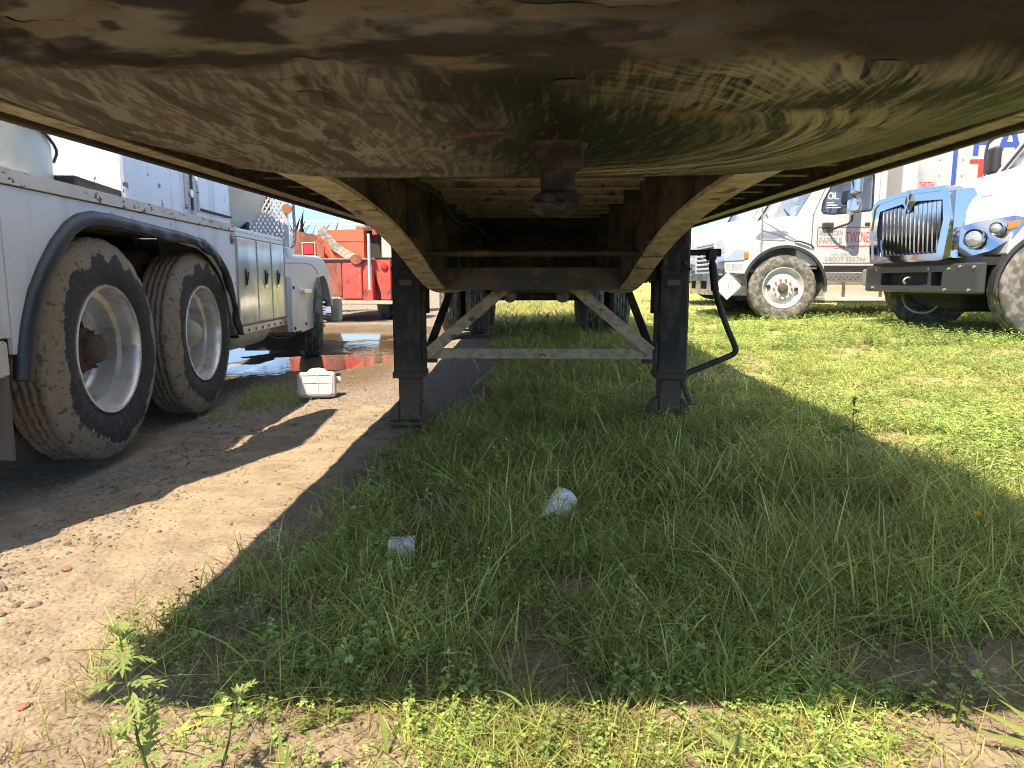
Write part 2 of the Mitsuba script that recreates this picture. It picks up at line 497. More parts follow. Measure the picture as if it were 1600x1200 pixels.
def ground_col(p, n, uv):
    x, y = p.x, p.y
    big = fbm(x * 1.3, y * 1.3, 1.0, 4); mid = fbm(x * 9, y * 9, 2.0, 3)
    d1, d2, cell = voronoi(x * 48 + 3 * mid, y * 48)
    sand = mix((0.255, 0.21, 0.15), (0.195, 0.158, 0.113), smoothstep(0.35, 0.7, mid))
    sand = mix(sand, (0.20, 0.155, 0.105), smoothstep(0.45, 0.75, fbm(x * 3, y * 26, 4.0, 3)) * 0.5)
    gravel = mix((0.125, 0.11, 0.093), (0.24, 0.215, 0.18), cell)
    gravel = mix(gravel, (0.12, 0.10, 0.08), smoothstep(0.10, 0.02, d2 - d1))
    gm = smoothstep(0.42, 0.62, big + 0.30 * smoothstep(3.2, 5.0, y) + 0.22 * smoothstep(-1.5, -1.9, x) * smoothstep(1.8, 2.8, y) - 0.18)
    c = mix(sand, gravel, gm * 0.85)
    ex = -0.80 + 0.38 * smoothstep(3.3, 5.0, y) + 0.25 * (big - 0.5)
    soil = mix((0.20, 0.155, 0.105), (0.12, 0.09, 0.06), smoothstep(0.35, 0.7, mid))
    soil = mix(soil, (0.28, 0.25, 0.21), smoothstep(0.90, 0.94, cell) * smoothstep(0.3, 0.2, d1))
    lawn = mix((0.22, 0.21, 0.075), (0.27, 0.22, 0.135), smoothstep(0.5, 0.7, mid))
    s2 = mix(soil, lawn, smoothstep(1.2, 1.9, x + 0.4 * (big - .5)) + smoothstep(7, 10, y) * smoothstep(-1.5, -0.5, x))
    c = mix(c, s2, smoothstep(ex - 0.05, ex + 0.12, x) * smoothstep(1.22, 1.38, y + 0.16 * (big - 0.5)) * 0.92)
    wet = smoothstep(0.045, 0.012, p.z) * smoothstep(5.4, 6.4, y + 0.5 * big) * smoothstep(-1.0, -1.5, x) * smoothstep(14, 12, y)
    return mix(c, (0.085, 0.062, 0.036), wet * 0.85)


def ground_bump(p, n, uv):
    d1, d2, cell = voronoi(p.x * 60, p.y * 60)
    return 0.010 * fbm(p.x * 70, p.y * 70, 1.0, 3) + 0.006 * smoothstep(0.45, 0.1, d1) * cell


mat('m_ground', ground_col, 0.9, spec=0.25, bump=ground_bump)
part(None, 'ground', ground_mesh, 'm_ground', True, 'sandy yard ground with gravel and damp soil', kind='structure')

# puddles: water sheet cut to where the ground is lower
wx, wy = np.arange(-5.2, -0.7, 0.035), np.arange(4.3, 13.2, 0.035)
WX, WY = np.meshgrid(wx, wy, indexing='ij')
deep = (gz(WX, WY) < ZW - 0.001) & (pud(WX, WY) < 1.25)
cellok = deep[:-1, :-1] | deep[1:, :-1] | deep[1:, 1:] | deep[:-1, 1:]
i, j = np.nonzero(cellok); n_ = len(wy)
wf = np.vstack([np.stack([i * n_ + j, (i + 1) * n_ + j, (i + 1) * n_ + j + 1], 1), np.stack([i * n_ + j, (i + 1) * n_ + j + 1, i * n_ + j + 1], 1)])
wm = trimesh.Trimesh(np.stack([WX, WY, WX * 0 + ZW], -1).reshape(-1, 3), wf, process=False); wm.remove_unreferenced_vertices()
scene['m_water'] = {'type': 'twosided', 'bsdf': {'type': 'bumpmap', 'arbitrary': proc(lambda p, n, uv: 0.0011 * fbm(p.x * 16, p.y * 16, 0.0, 3)), 'scale': 1.0,
                                               'bsdf': {'type': 'plastic', 'diffuse_reflectance': rgb((0.115, 0.085, 0.045)), 'int_ior': 1.33}}}
part(None, 'puddle_water', wm, 'm_water', False, 'muddy standing water between the left truck and the trailer', kind='structure')

# ------------------------------------------------------------------ wheels
TW = 0.27


def tyre_profile(R, rb, w, grooves=True):
    """outer bead -> sidewall -> tread -> inner bead; axial from 0 (outer) to w"""
    P = [(rb, 0.035), (rb + .012, 0.022), (rb + .05, 0.008), (rb + (R - rb) * .45, 0.0), (rb + (R - rb) * .75, 0.012), (R - .035, 0.03), (R - .018, 0.034), (R - .006, 0.045), (R, 0.06)]
    a0, a1 = 0.06, w - 0.06
    if grooves:
        for q in (0.17, 0.39, 0.61, 0.83):
            c = a0 + (a1 - a0) * q
            P += [(R, c - .008), (R - .013, c - .005), (R - .013, c + .005), (R, c + .008)]
    P += [(R, a1), (R - .006, w - 0.045), (R - .018, w - .034), (R - .035, w - .03), (rb + (R - rb) * .75, w - .012), (rb + (R - rb) * .45, w), (rb + .05, w - .008), (rb, w - .035)]
    return P


def tyre(parent, c, ax, R, rb, w, m, n=72, notch=0.0, flat=0.0):
    me, uv = lathe(tyre_profile(R, rb, w), c, ax, n)
    if notch:
        v = me.vertices.reshape(n + 1, -1, 3); cc = np.array(c)
        prof = np.array(tyre_profile(R, rb, w))
        sh = (prof[:, 0] > R - .02)
        lug = ((np.arange(n + 1) % 4) < 1).astype(float) * notch
        lug = lug[:, None] * sh[None]
        lug *= 0.6 + 0.8 * meshkit.noise(v * 40, 3)
        axn = np.array(ax, float) / np.linalg.norm(ax)
        rad = v - cc - ((v - cc) @ axn)[..., None] * axn
        rad /= np.linalg.norm(rad, axis=-1, keepdims=True)
        v = v - rad * lug[..., None]
        me.vertices = v.reshape(-1, 3)
    return part(parent, 'tyre', me, m, True, uv=uv)


def bolts(parent, c, ax, r, count, size, length, m, name='wheel_nut', phase=0.0):
    ax = np.array(ax, float) / np.linalg.norm(ax); A = np.cross(ax, [0, 0, 1.0]); A /= np.linalg.norm(A); B = np.cross(ax, A)
    for k in range(count):
        t = phase + 2 * np.pi * k / count
        p = np.array(c) + r * (np.cos(t) * A + np.sin(t) * B)
        part(parent, name, cyl(p, p - ax * length, size, 6, size * .8), m, 20)


def disc_with_holes(c, ax, r0, r1, th, holes, hr, hsize):
    po = Point(0, 0).buffer(r1, quad_segs=16).difference(Point(0, 0).buffer(r0, quad_segs=12))
    for k in range(holes):
        t = 2 * math.pi * (k + .5) / holes
        po = po.difference(affinity.translate(affinity.rotate(affinity.scale(Point(0, 0).buffer(hsize), .75, 1.2), math.degrees(t) - 90 + 90), hr * math.cos(t), hr * math.sin(t)))
    m = trimesh.creation.extrude_polygon(po, th, engine='earcut')
    ax = np.array(ax, float) / np.linalg.norm(ax); A = np.cross(ax, [0, 0, 1.0]); A /= np.linalg.norm(A)
    M = np.eye(4); M[:3, 0] = A; M[:3, 1] = np.cross(ax, A); M[:3, 2] = ax; M[:3, 3] = c
    m.apply_transform(M); return m


def dual_wheel(truck, c, ax, R, rb, hub, name='wheel', label=None, m='m_tyre_mud', notch=.008):
    """deep-dish outer wheel of a dual pair; ax points inward"""
    c = np.array(c, float); ax = np.array(ax, float)
    k = f'{truck}__{name}' if truck else name
    k = unique(k); tag(k, label)
    tyre(k, c, ax, R, rb, TW, m, 96, notch)
    rim, _ = lathe([(rb + .004, .04), (rb + .012, .022), (rb + .008, .012), (rb - .004, .014), (rb - .012, .03), (rb - .016, .06), (rb - .018, .105), (rb - .042, .118), (rb - .046, .19), (rb - .055, .225), (rb - .085, .24)], c, ax, 64)
    part(k, 'rim', rim, 'm_rim', 50)
    part(k, 'wheel_disc', disc_with_holes(c + ax * .232, ax, .10, rb - .065, .012, 5, .185, .030), 'm_rim', 30)
    if hub == 'rusty':
        h, _ = lathe([(.0, .06), (.045, .06), (.06, .065), (.068, .08), (.07, .12), (.10, .125), (.108, .14), (.112, .2)], c, ax, 36)
        part(k, 'hub', h, 'm_rust', 30)
        bolts(k, c + ax * .126, ax, .086, 8, .009, .035, 'm_rust', 'hub_stud')
        bolts(k, c + ax * .231, ax, .142, 10, .015, .034, 'm_rust')
    else:
        h, _ = lathe([(.0, .035), (.035, .04), (.065, .06), (.085, .09), (.095, .13), (.10, .2)], c, ax, 36)
        part(k, 'hub', h, 'm_hose', 40)
        bolts(k, c + ax * .231, ax, .142, 10, .015, .034, 'm_rust')
    tyre(k, c + ax * (TW + .055), ax, R, rb, TW, m, 64)
    return k


def steer_wheel(truck, c, ax, R, rb, w=0.26, m='m_tyre', mr='m_white'):
    c = np.array(c, float); ax = np.array(ax, float)
    k = unique(f'{truck}__wheel')
    tyre(k, c, ax, R, rb, w, m, 96, .006)
    rim, _ = lathe([(rb + .006, .04), (rb + .014, .02), (rb + .006, .010), (rb - .006, .016), (rb - .02, .05), (rb - .05, .085), (rb - .065, .085), (rb - .085, .065), (.16, .045)], c, ax, 64)
    part(k, 'rim', rim, mr, 50)
    part(k, 'wheel_disc', disc_with_holes(c + ax * .04, ax, .07, .165, .012, 0, .2, .03), mr, 30)
    for t in (0.1, 3.24):
        A = np.cross(ax, [0, 0, 1.0]); A /= np.linalg.norm(A); B = np.cross(ax, A)
        p = c + .205 * (math.cos(t) * A + math.sin(t) * B)
        part(k, 'hand_hole', cyl(p + ax * .035, p + ax * .075, .028, 16), 'm_dark')
    h, _ = lathe([(.0, -.02), (.04, -.02), (.062, -.01), (.07, .01), (.078, .045)], c, ax, 32)
    part(k, 'hub', h, 'm_rust', 40)
    bolts(k, c + ax * .04, ax, .13, 10, .015, .03, 'm_grey')
    return k
#@@TRAILER
# ------------------------------------------------------------------ trailer overhead
FR.append(rot([1, 0, 0], 0.60, (0, 1.09, 1.0)))
tr = thing('flatbed_trailer', 'long dark flatbed trailer seen from under its greasy nose, resting on two landing legs', 'trailer')
CX = -0.02  # centre line
# coupler plate with front lip: profile in y/z, lofted over x
prof = [(0.53, 1.36), (0.535, 1.20), (0.55, 1.13), (0.585, 1.09), (0.64, 1.058), (0.71, 1.028), (0.76, 1.012), (0.82, 1.004), (0.95, 1.0), (1.10, 1.0), (1.25, 1.0), (1.36, 1.0), (1.44, 1.001)]
py = np.array(prof); s = np.r_[0, np.cumsum(np.linalg.norm(np.diff(py, axis=0), axis=1))]
ss = np.linspace(0, s[-1], 200); PY = np.interp(ss, s, py[:, 0]); PZ = np.interp(ss, s, py[:, 1])
PX = np.linspace(-1, 1, 260)
half = np.interp(PY, [0.53, 0.6, 0.78, 1.0, 1.2, 1.32, 1.38, 1.42, 1.44], [1.25, 1.1, 0.60, 0.58, 0.555, 0.53, .50, .46, 0.42])
half = np.where(PY < 0.78, 1.24 - 0.64 * np.clip((PY - .60) / .18, 0, 1), half)
GXp = -0.01 + PX[:, None] * half[None]; GYp = np.broadcast_to(PY, GXp.shape); GZp = np.broadcast_to(PZ, GXp.shape).copy()
pp = np.stack([GXp, GYp, GZp], -1)
lipw = np.clip((0.80 - GYp) / .08, 0, 1)
GZp += 0.006 * (meshkit.fbm(pp * 5, 3, 2) - .5) + lipw * (0.020 * (meshkit.fbm(pp * 14, 4, 6) - .5) + 0.012 * (meshkit.fbm(pp * np.array([30, 60, 60]), 4, 16) - .5) + 0.030 * np.maximum(meshkit.fbm(pp * np.array([9, 25, 25]), 3, 9) - .56, 0) * 4)
GZp += 0.05 * np.clip(np.abs(PX[:, None]) - 0.93, 0, 1) * (1 - lipw)           # edges turned up a little
for hx, hy in ((-0.245, 0.815), (0.035, 0.800), (0.44, 1.0)):
    GZp += 0.026 * np.exp(-(((GXp - hx) / 0.018) ** 2 + ((GYp - hy) / 0.012) ** 2) ** 2)
bot = np.stack([GXp, GYp, GZp], -1); top = bot + [0, 0.004, 0.014]
nx, ny = GXp.shape
i, j = np.meshgrid(np.arange(nx - 1), np.arange(ny - 1), indexing='ij'); i = i.ravel(); j = j.ravel()
q = np.vstack([np.stack([i * ny + j, (i + 1) * ny + j + 1, (i + 1) * ny + j], 1), np.stack([i * ny + j, i * ny + j + 1, (i + 1) * ny + j + 1], 1)])
b = [k * ny for k in range(nx)][::-1] + list(range(ny)) + [k * ny + ny - 1 for k in range(nx)] + [(nx - 1) * ny + k for k in range(ny)][::-1]
b = np.array(b); N0 = nx * ny
sidef = np.vstack([np.stack([b[:-1], b[1:], b[1:] + N0], 1), np.stack([b[:-1], b[1:] + N0, b[:-1] + N0], 1)])
pl = trimesh.Trimesh(np.vstack([bot.reshape(-1, 3), top.reshape(-1, 3)]), np.vstack([q, q[:, ::-1] + N0, sidef]), process=False)
part(tr, 'coupler_plate', pl, 'm_plate', 40, 'greasy scraped steel coupler plate with mud caked front lip')
part(tr, 'nose_wall', bx(-1.29, 1.26, 0.50, 0.528, 1.21, 1.42, .008), 'm_steel')
for hx, hy in ((-0.245, 0.815), (0.035, 0.800), (0.44, 1.0)):
    me, _ = lathe([(0.0, .001), (.010, .001), (.0155, .0)], (hx, hy, 1.024 if hy < .9 else 1.022), (0, 0, 1), 20)
    me.vertices = (me.vertices - [hx, hy, 0]) * [1.25, .8, 1] + [hx, hy, 0]
    me.vertices = me.vertices - [0, 0, .010]
    part(tr, 'plug_hole', me, 'm_dark')
# kingpin with grease lumps
kp, _ = lathe([(.046, -.002), (.044, .004), (.040, .006), (.0385, .010), (.0375, .034), (.034, .037), (.0265, .040), (.0255, .066), (.029, .070), (.0355, .073), (.0365, .088), (.030, .092), (.0, .092)], (0, 0, 0), (0, 0, -1), 40)
kp.merge_vertices()
kp = wobble(kp, .0025, 55, 3)
kp.apply_translation((0.031, 1.09, 1.0))
part(tr, 'kingpin', kp, 'm_grease', 50, 'greasy kingpin hanging from the coupler plate')
gm = cat([wobble(trimesh.creation.icosphere(3, .03), .012, 45, 5)]); gm.vertices *= [1.25, 1.1, .55]; gm.apply_translation((0.028, 1.085, .912))
part(tr, 'grease_lump', gm, 'm_grease', True)
# deck and rails
part(tr, 'deck', bx(-1.28, 1.24, 0.545, 12.6, 1.31, 1.355), 'm_wood')
for sx in (-1, 1):
    c0 = CX + sx * 1.275
    prof2 = Polygon([(0, 1.2), (-.072 * sx, 1.2), (-.072 * sx, 1.206), (-.012 * sx, 1.209), (-.012 * sx, 1.371), (-.10 * sx, 1.374), (-.10 * sx, 1.38), (0, 1.38)])
    m = ext(affinity.translate(prof2, c0, 0), 0.51, 12.7, 'xz')
    part(tr, 'side_rail', m, 'm_beige', 20)
    part(tr, 'rub_rail', bx(c0 + sx * .004, c0 + sx * .028, .52, 12.7, 1.185, 1.225, .004), 'm_steel')
# main beams: curved gooseneck
fy = np.array([.60, 1.5, 1.70, 1.88, 2.05, 2.2, 2.35, 2.5, 2.63, 2.76, 2.88, 3.0, 3.1, 3.2, 3.35, 3.5, 3.75, 4.0, 8.4, 8.8, 12.5])
fz = np.array([1.018, 1.012, 1.006, .996, .983, .966, .948, .924, .902, .876, .850, .822, .798, .776, .750, .732, .714, .705, .705, .72, .72])
yy = np.r_[np.linspace(.84, 3.9, 50), 6, 8.4, 8.8, 12.5]; from_s = np.interp(yy, fy, fz)
k3 = np.convolve(np.pad(from_s[:50], 3, mode='edge'), np.ones(7) / 7, 'valid'); from_s[:50] = k3
for sx in (-1, 1):
    xc = -.02 + sx * .462
    poly = Polygon([(a, b + .012) for a, b in zip(yy, from_s)] + [(12.5, 1.30), (.84, 1.30)])
    web = ext(poly, xc - .005, xc + .005, 'yz')
    kb = part(tr, 'main_beam', web, 'm_steel', 20)
    rings = []
    for a, b in zip(yy, from_s):
        rings.append([(xc - .040, a, b), (xc + .040, a, b), (xc + .040, a, b + .012), (xc - .040, a, b + .012)])
    part(kb, 'bottom_flange', skin(rings), 'm_beige', 25)
    part(kb, 'top_flange', bx(xc - .06, xc + .06, .84, 12.5, 1.286, 1.298), 'm_steel')
    for k in range(9):
        ya = 2.05 + k * .62
        zb = np.interp(ya, yy, from_s) + .013
        part(kb, 'stiffener', bx(xc - sx * .008, xc - sx * .05, ya - .004, ya + .004, zb, 1.285), 'm_steel')
# crossmembers every 0.3 m
for k in range(37):
    ya = 1.60 + .30 * k
    po = Polygon([(ya - .02, 1.165), (ya + .02, 1.165), (ya + .02, 1.171), (ya + .004, 1.172), (ya + .004, 1.30), (ya - .004, 1.30), (ya - .004, 1.172), (ya - .02, 1.171)])
    part(tr, 'crossmember', ext(po, -.02 - .456, -.02 + .456, 'yz'), 'm_beige' if k < 11 else 'm_steel', 20)
    if k < 12:
        for sx in (-1, 1):
            a, b = sorted((-.02 + sx * .468, CX + sx * 1.145))
            po = Polygon([(ya - .025, 1.215), (ya + .025, 1.215), (ya + .025, 1.221), (ya + .003, 1.222), (ya + .003, 1.30), (ya - .003, 1.30), (ya - .003, 1.222), (ya - .025, 1.221)])
            part(tr, 'outrigger', ext(po, a, b, 'yz'), 'm_steel', 20)
part(tr, 'cross_pipe', cyl((-.50, 3.1, .90), (.44, 3.1, .90), .015, 14), 'm_steel')
pb = Polygon([(3.46, .735), (3.54, .735), (3.54, .743), (3.468, .745), (3.468, .832), (3.54, .834), (3.54, .842), (3.46, .842)])
part(tr, 'lower_crossbeam', ext(pb, -.50, .44, 'yz'), 'm_steel', 20)
part(tr, 'air_line', tube([(-.36, 1.55, 1.13), (-.38, 2.1, 1.08), (-.37, 2.7, 1.12), (-.38, 3.4, 1.04), (-.37, 4.2, 1.12), (-.36, 6.0, 1.08)], .011, 8, 2), 'm_black', True)
part(tr, 'inner_bulkhead', bx(-.50, .44, 6.3, 6.32, .74, 1.16), 'm_steel')
# landing gear
FR.append(np.eye(4))
for sx, xl in ((-1, -.715), (1, .752)):
    lg = unique(f'{tr}__landing_leg'); tag(lg, 'black square landing leg with crank handle' if sx > 0 else 'black square landing leg beside the dirt track')
    part(lg, 'outer_leg', bx(xl - .083, xl + .083, 3.93, 4.10, .275, 1.22, .012), 'm_leg')
    part(lg, 'collar', bx(xl - .089, xl + .089, 3.924, 4.106, .262, .30, .006), 'm_leg')
    part(lg, 'inner_leg', bx(xl - .061, xl + .061, 3.953, 4.077, .015, .29, .008), 'm_leg')
    fz0 = .002 if sx < 0 else .03
    part(lg, 'foot_pad', bx(xl - .13, xl + .13, 3.88, 4.14, fz0, fz0 + .014, .003), 'm_leg')
    for gx in (-1, 1):
        po = Polygon([(xl + gx * .065, fz0 + .015), (xl + gx * .122, fz0 + .015), (xl + gx * .122, fz0 + .05), (xl + gx * .075, fz0 + .12), (xl + gx * .065, fz0 + .12)])
        part(lg, 'foot_gusset', ext(po, 3.96, 4.07, 'xz'), 'm_leg')
    part(lg, 'mounting_plate', bx(xl - .1, xl + .1, 4.101, 4.113, .62, 1.2, .003), 'm_leg')
    for bz in (.90, 1.02):
        for bxx in (-.055, .055):
            part(lg, 'flange_bolt', cyl((xl + bxx, 3.932, bz), (xl + bxx, 3.915, bz), .011, 6), 'm_rust')
    part(lg, 'weld_band', bx(xl - .086, xl + .086, 3.927, 4.103, .86, .875, .004), 'm_leg')
    part(lg, 'name_plate', bx(xl - .04, xl + .03, 3.926, 3.929, .78, .81), 'm_flap')
    part(lg, 'beam_bracket', bx(min(xl - sx * .084, sx * .44), max(xl - sx * .084, sx * .44), 3.98, 4.06, .80, .95, .004), 'm_leg')
    part(lg, 'rear_brace', bar((xl - sx * .10, 4.13, .44), (xl - sx * .17, 4.75, .80), .05, .008, (0, 1, 0)), 'm_steel')
    part(lg, 'brace_gusset', bx(xl - sx * .085 - .0, xl - sx * .17, 3.90, 3.912, .355, .47, .003), 'm_leg')
    for bz in (.385, .44):
        part(lg, 'bolt', cyl((xl - sx * .13, 3.90, bz), (xl - sx * .13, 3.888, bz), .010, 6), 'm_rust')
part(tr, 'tie_bar', bx(-.60, .635, 3.885, 3.899, .379, .437, .003), 'm_beige', label='pale rusty tie bar between the landing legs')
for xa, xb, za, zb in ((-.585, -.108, .415, .818), (.625, .136, .42, .826)):
    d = part(tr, 'diagonal_brace', bar((xa, 3.872, za), (xb, 3.872, zb), .010, .062, (0, 0, 1)), 'm_beige', label='pale diagonal brace of the landing gear, ' + ('left' if xa < 0 else 'right'))
    part(d, 'bolt', cyl((xb + (.02 if xa > 0 else -.02), 3.868, zb - .02), (xb + (.02 if xa > 0 else -.02), 3.85, zb - .02), .015, 6), 'm_rust')
cr = unique(f'{tr}__crank')
part(cr, 'shaft', cyl((.84, 4.0, .957), (.985, 4.0, .957), .016, 14), 'm_leg')
part(cr, 'joint', bx(.935, .985, 3.97, 4.03, .915, .978, .008), 'm_leg')
part(cr, 'shaft_end', cyl((.985, 4.0, .957), (1.01, 4.0, .957), .022, 14), 'm_leg')
part(cr, 'handle', tube([(.962, 3.99, .93), (.978, 3.985, .80), (.998, 3.98, .70), (1.012, 3.98, .665), (1.05, 3.97, .56), (1.095, 3.965, .46), (1.108, 3.96, .43), (1.10, 3.96, .405), (1.06, 3.96, .385), (.95, 3.96, .34), (.865, 3.96, .305), (.828, 3.96, .285), (.815, 3.96, .255), (.84, 3.96, .19), (.875, 3.96, .115)], .0165, 12, 2), 'm_leg', True)
part(cr, 'handle_sleeve', tube([(.966, 3.988, .90), (.985, 3.983, .75)], .022, 12), 'm_leg')
# rear axles
for ya, zg in ((9.35, .12), (10.6, .14)):
    ax = unique(f'{tr}__axle')
    zc = zg + .50
    part(ax, 'axle_beam', cyl((-.95, ya, zc), (.95, ya, zc), .065, 16), 'm_steel')
    for sx in (-1, 1):
        part(ax, 'brake_chamber', cyl((CX + sx * .335 + .02, ya - .20, zc + .0), (CX + sx * .335 + .02, ya - .08, zc), .085, 20), 'm_steel')
        ch = part(ax, 'chamber_cap', tube([(CX + sx * .335 + .02, ya - .24, zc), (CX + sx * .335 + .02, ya - .225, zc), (CX + sx * .335 + .02, ya - .20, zc)], [.05, .075, .088], 20), 'm_beige', 40)
        for k, v0 in enumerate((1.20, .87)):
            w = unique(f'{ax}__wheel')
            c = np.array([CX + sx * v0, ya, zc])
            me, uv = lathe(tyre_profile(.505, .29, .27), c, (-sx, 0, 0), 64)
            part(ax, 'tyre', me, 'm_tyre', True, uv=uv)
            me, _ = lathe([(.296, .03), (.28, .05), (.26, .13), (.1, .14), (.0, .14)], c, (-sx, 0, 0), 40)
            part(ax, 'rim', me, 'm_rim', 40)
        part(ax, 'leaf_spring', bx(CX + sx * .47 - .05, CX + sx * .47 + .05, ya - .55, ya + .55, zc + .07, zc + .12, .01), 'm_steel')
        part(ax, 'spring_hanger', bx(CX + sx * .47 - .04, CX + sx * .47 + .04, ya - .62, ya - .52, zc + .02, .75, .01), 'm_steel')
    part(ax, 'air_line', tube([(-.3, ya - .22, zc + .1), (-.1, ya - .15, zc + .02), (.1, ya - .15, zc + .08), (.32, ya - .22, zc + .1)], .01, 8, 2), 'm_black')
    part(ax, 'cross_channel', bx(-.42, .44, ya - .62, ya - .55, .66, .74, .005), 'm_steel')
FR.pop(); FR.pop()
# ------------------------------------------------------------------ white service truck on the left
LO = np.array([-2.07, 3.5, -0.076])
FR.append(frame(LO, (-.09, 1, 0), (-1, -.09, 0)))      # u forward along the truck, v inward, w up
lt = thing('service_truck', 'worn white tank service truck with two muddy rear wheels standing left of the trailer', 'truck')
arch = np.array([(-.86, .50), (-.84, .60), (-.80, .72), (-.74, .84), (-.66, .94), (-.56, 1.04), (-.45, 1.12), (-.35, 1.165), (-.22, 1.19), (-.05, 1.192), (.14, 1.185), (.35, 1.178), (.6, 1.17), (.8, 1.163), (.97, 1.15), (1.10, 1.145), (1.20, 1.12), (1.30, 1.09), (1.42, 1.03), (1.52, .97), (1.60, .89), (1.65, .80), (1.69, .70), (1.74, .60), (1.80, .52), (1.81, .49)])
tg = np.gradient(arch, axis=0); tg /= np.linalg.norm(tg, axis=1, keepdims=True); nin = np.stack([tg[:, 1], -tg[:, 0]], 1)
inner = arch + nin * .055
hole = Polygon(list(map(tuple, inner)) + [(1.75, .2), (-.85, .2)]).buffer(0)
side = Polygon([(-.865, .60), (-.865, 1.235), (1.775, 1.235), (1.775, .50), (1.0, .50), (1.0, .58), (-.2, .58)]).difference(hole)
side = max(getattr(side, 'geoms', [side]), key=lambda g: g.area)
part(lt, 'side_panel', ext(side, 0.0, .02, 'xz'), 'm_worn_white', 20, 'dented white side panel over the two rear wheels')
part(lt, 'rear_side_panel', bx(-1.6, -.871, 0.001, .02, .665, 1.235, .003), 'm_worn_white')
part(lt, 'sill_rail', bx(-1.6, -.90, -.004, .03, .52, .655, .01), 'm_strip')
part(lt, 'top_strip', ext(rnd([(-1.60, 1.24), (1.775, 1.24), (1.775, 1.287), (-1.60, 1.30)], .002), -.014, .03, 'xz'), 'm_strip', 20, 'peeling pale strip along the top edge of the bed')
part(lt, 'bed_floor', bx(-1.60, 1.775, .03, 2.35, 1.19, 1.27), 'm_strip')
part(lt, 'far_side', bx(-1.60, 1.775, 2.36, 2.38, .6, 1.29), 'm_worn_white')
# wavy rubber fender lip
rings = []
for k, (q, nn) in enumerate(zip(arch, nin)):
    t = k / (len(arch) - 1)
    wid = .062 - .02 * t + .012 * math.sin(k * 1.7) * (t > .45); out = .032 - .010 * t + .012 * math.sin(k * 2.3 + 1) * (t > .45)
    sec = [(-.01, .0), (-.004, -.030 * (1 - .3 * t)), (.018, -out), (.05, -out * 1.06), (wid, -out * .7), (wid + .004, .0), (wid - .006, .02), (.0, .02)]
    rings.append([(q[0] + nn[0] * a, b, q[1] + nn[1] * a) for a, b in sec])
R_ = np.array(rings); tt = np.linspace(0, 1, len(R_)); t2 = np.linspace(0, 1, 110)
R2 = np.stack([[np.interp(t2, tt, R_[:, a, b]) for b in range(3)] for a in range(R_.shape[1])], 0).transpose(2, 0, 1)
ph = t2 * 60
R2[:, 2:5, 1] += (0.004 * np.sin(ph * 2.2) * (t2 > .38) * (t2 < .72))[:, None]
part(lt, 'rubber_fender_lip', skin(R2[:80]), 'm_rubber', 40, 'black wavy rubber lip around the rear wheel opening')
R3 = R2[79:].copy(); wv = np.sin(np.linspace(0, 15, len(R3))) * .018
R3[:, 4:6, 0] += wv[:, None] - .015
part(lt, 'torn_rubber_flap', skin(R3), 'm_dark', 40, 'torn dull end of the rubber lip hanging behind the front rear wheel')
# wheels
dual_wheel(lt, (-.06, .02, .545), (0, 1, 0), .545, .306, 'rusty', label='rear dual wheel caked with tan mud, with rusty hub studs')
dual_wheel(lt, (1.18, .02, .535), (0, 1, 0), .535, .306, 'domed', label='muddy dual wheel with a domed tan hub')
for u0 in (-.06, 1.18):
    part(lt, 'axle_tube', cyl((u0, .2, .54), (u0, 2.2, .54), .08, 16), 'm_dark')
    w_ = unique(f'{lt}__far_wheel')
    me, uv = lathe(tyre_profile(.54, .3, .6), (u0, 1.75, .54), (0, 1, 0), 48); part(w_, 'tyre', me, 'm_tyre_mud', True, uv=uv)
part(lt, 'wheel_well', bx(-1.4, 1.86, .72, .76, .32, 1.27), 'm_dark')
part(lt, 'wheel_well_front', bx(1.83, 1.86, .03, .74, .45, 1.19), 'm_dark')
part(lt, 'frame_rail', bx(-1.25, 5.3, .75, .84, .55, .85, .01), 'm_dark'); part(lt, 'frame_rail', bx(-1.25, 5.3, 1.55, 1.64, .55, .85, .01), 'm_dark')
br = ext(Polygon([(.42, .98), (.62, 1.08), (.78, 1.02), (.74, .93), (.5, .90)]), .45, .50, 'xz'); part(lt, 'torque_bracket', br, 'm_flap')
part(lt, 'torque_rod', cyl((.45, .5, .72), (.72, .5, .96), .045, 12), 'm_rust')
# mud flap behind the rear wheel
fl = ext(Polygon([(.0, .20), (.10, .205), (.14, .19), (.2, .21), (.6, .20), (.6, .52), (.0, .53)]), -.93, -.915, 'yz')
part(lt, 'mud_flap', wobble(fl, .006, 5, 3), 'm_flap', 20, 'grey rubber mud flap behind the rear wheel')
part(lt, 'mud_flap_bracket', bx(-.95, -.90, .0, .62, .525, .56, .005), 'm_rust')
part(lt, 'tail_skirt', bx(-1.60, -1.585, .02, 2.36, .30, 1.19), 'm_flap')
part(lt, 'tail_bar', bx(-1.64, -1.605, .0, 2.38, .6, .75, .01), 'm_rust')
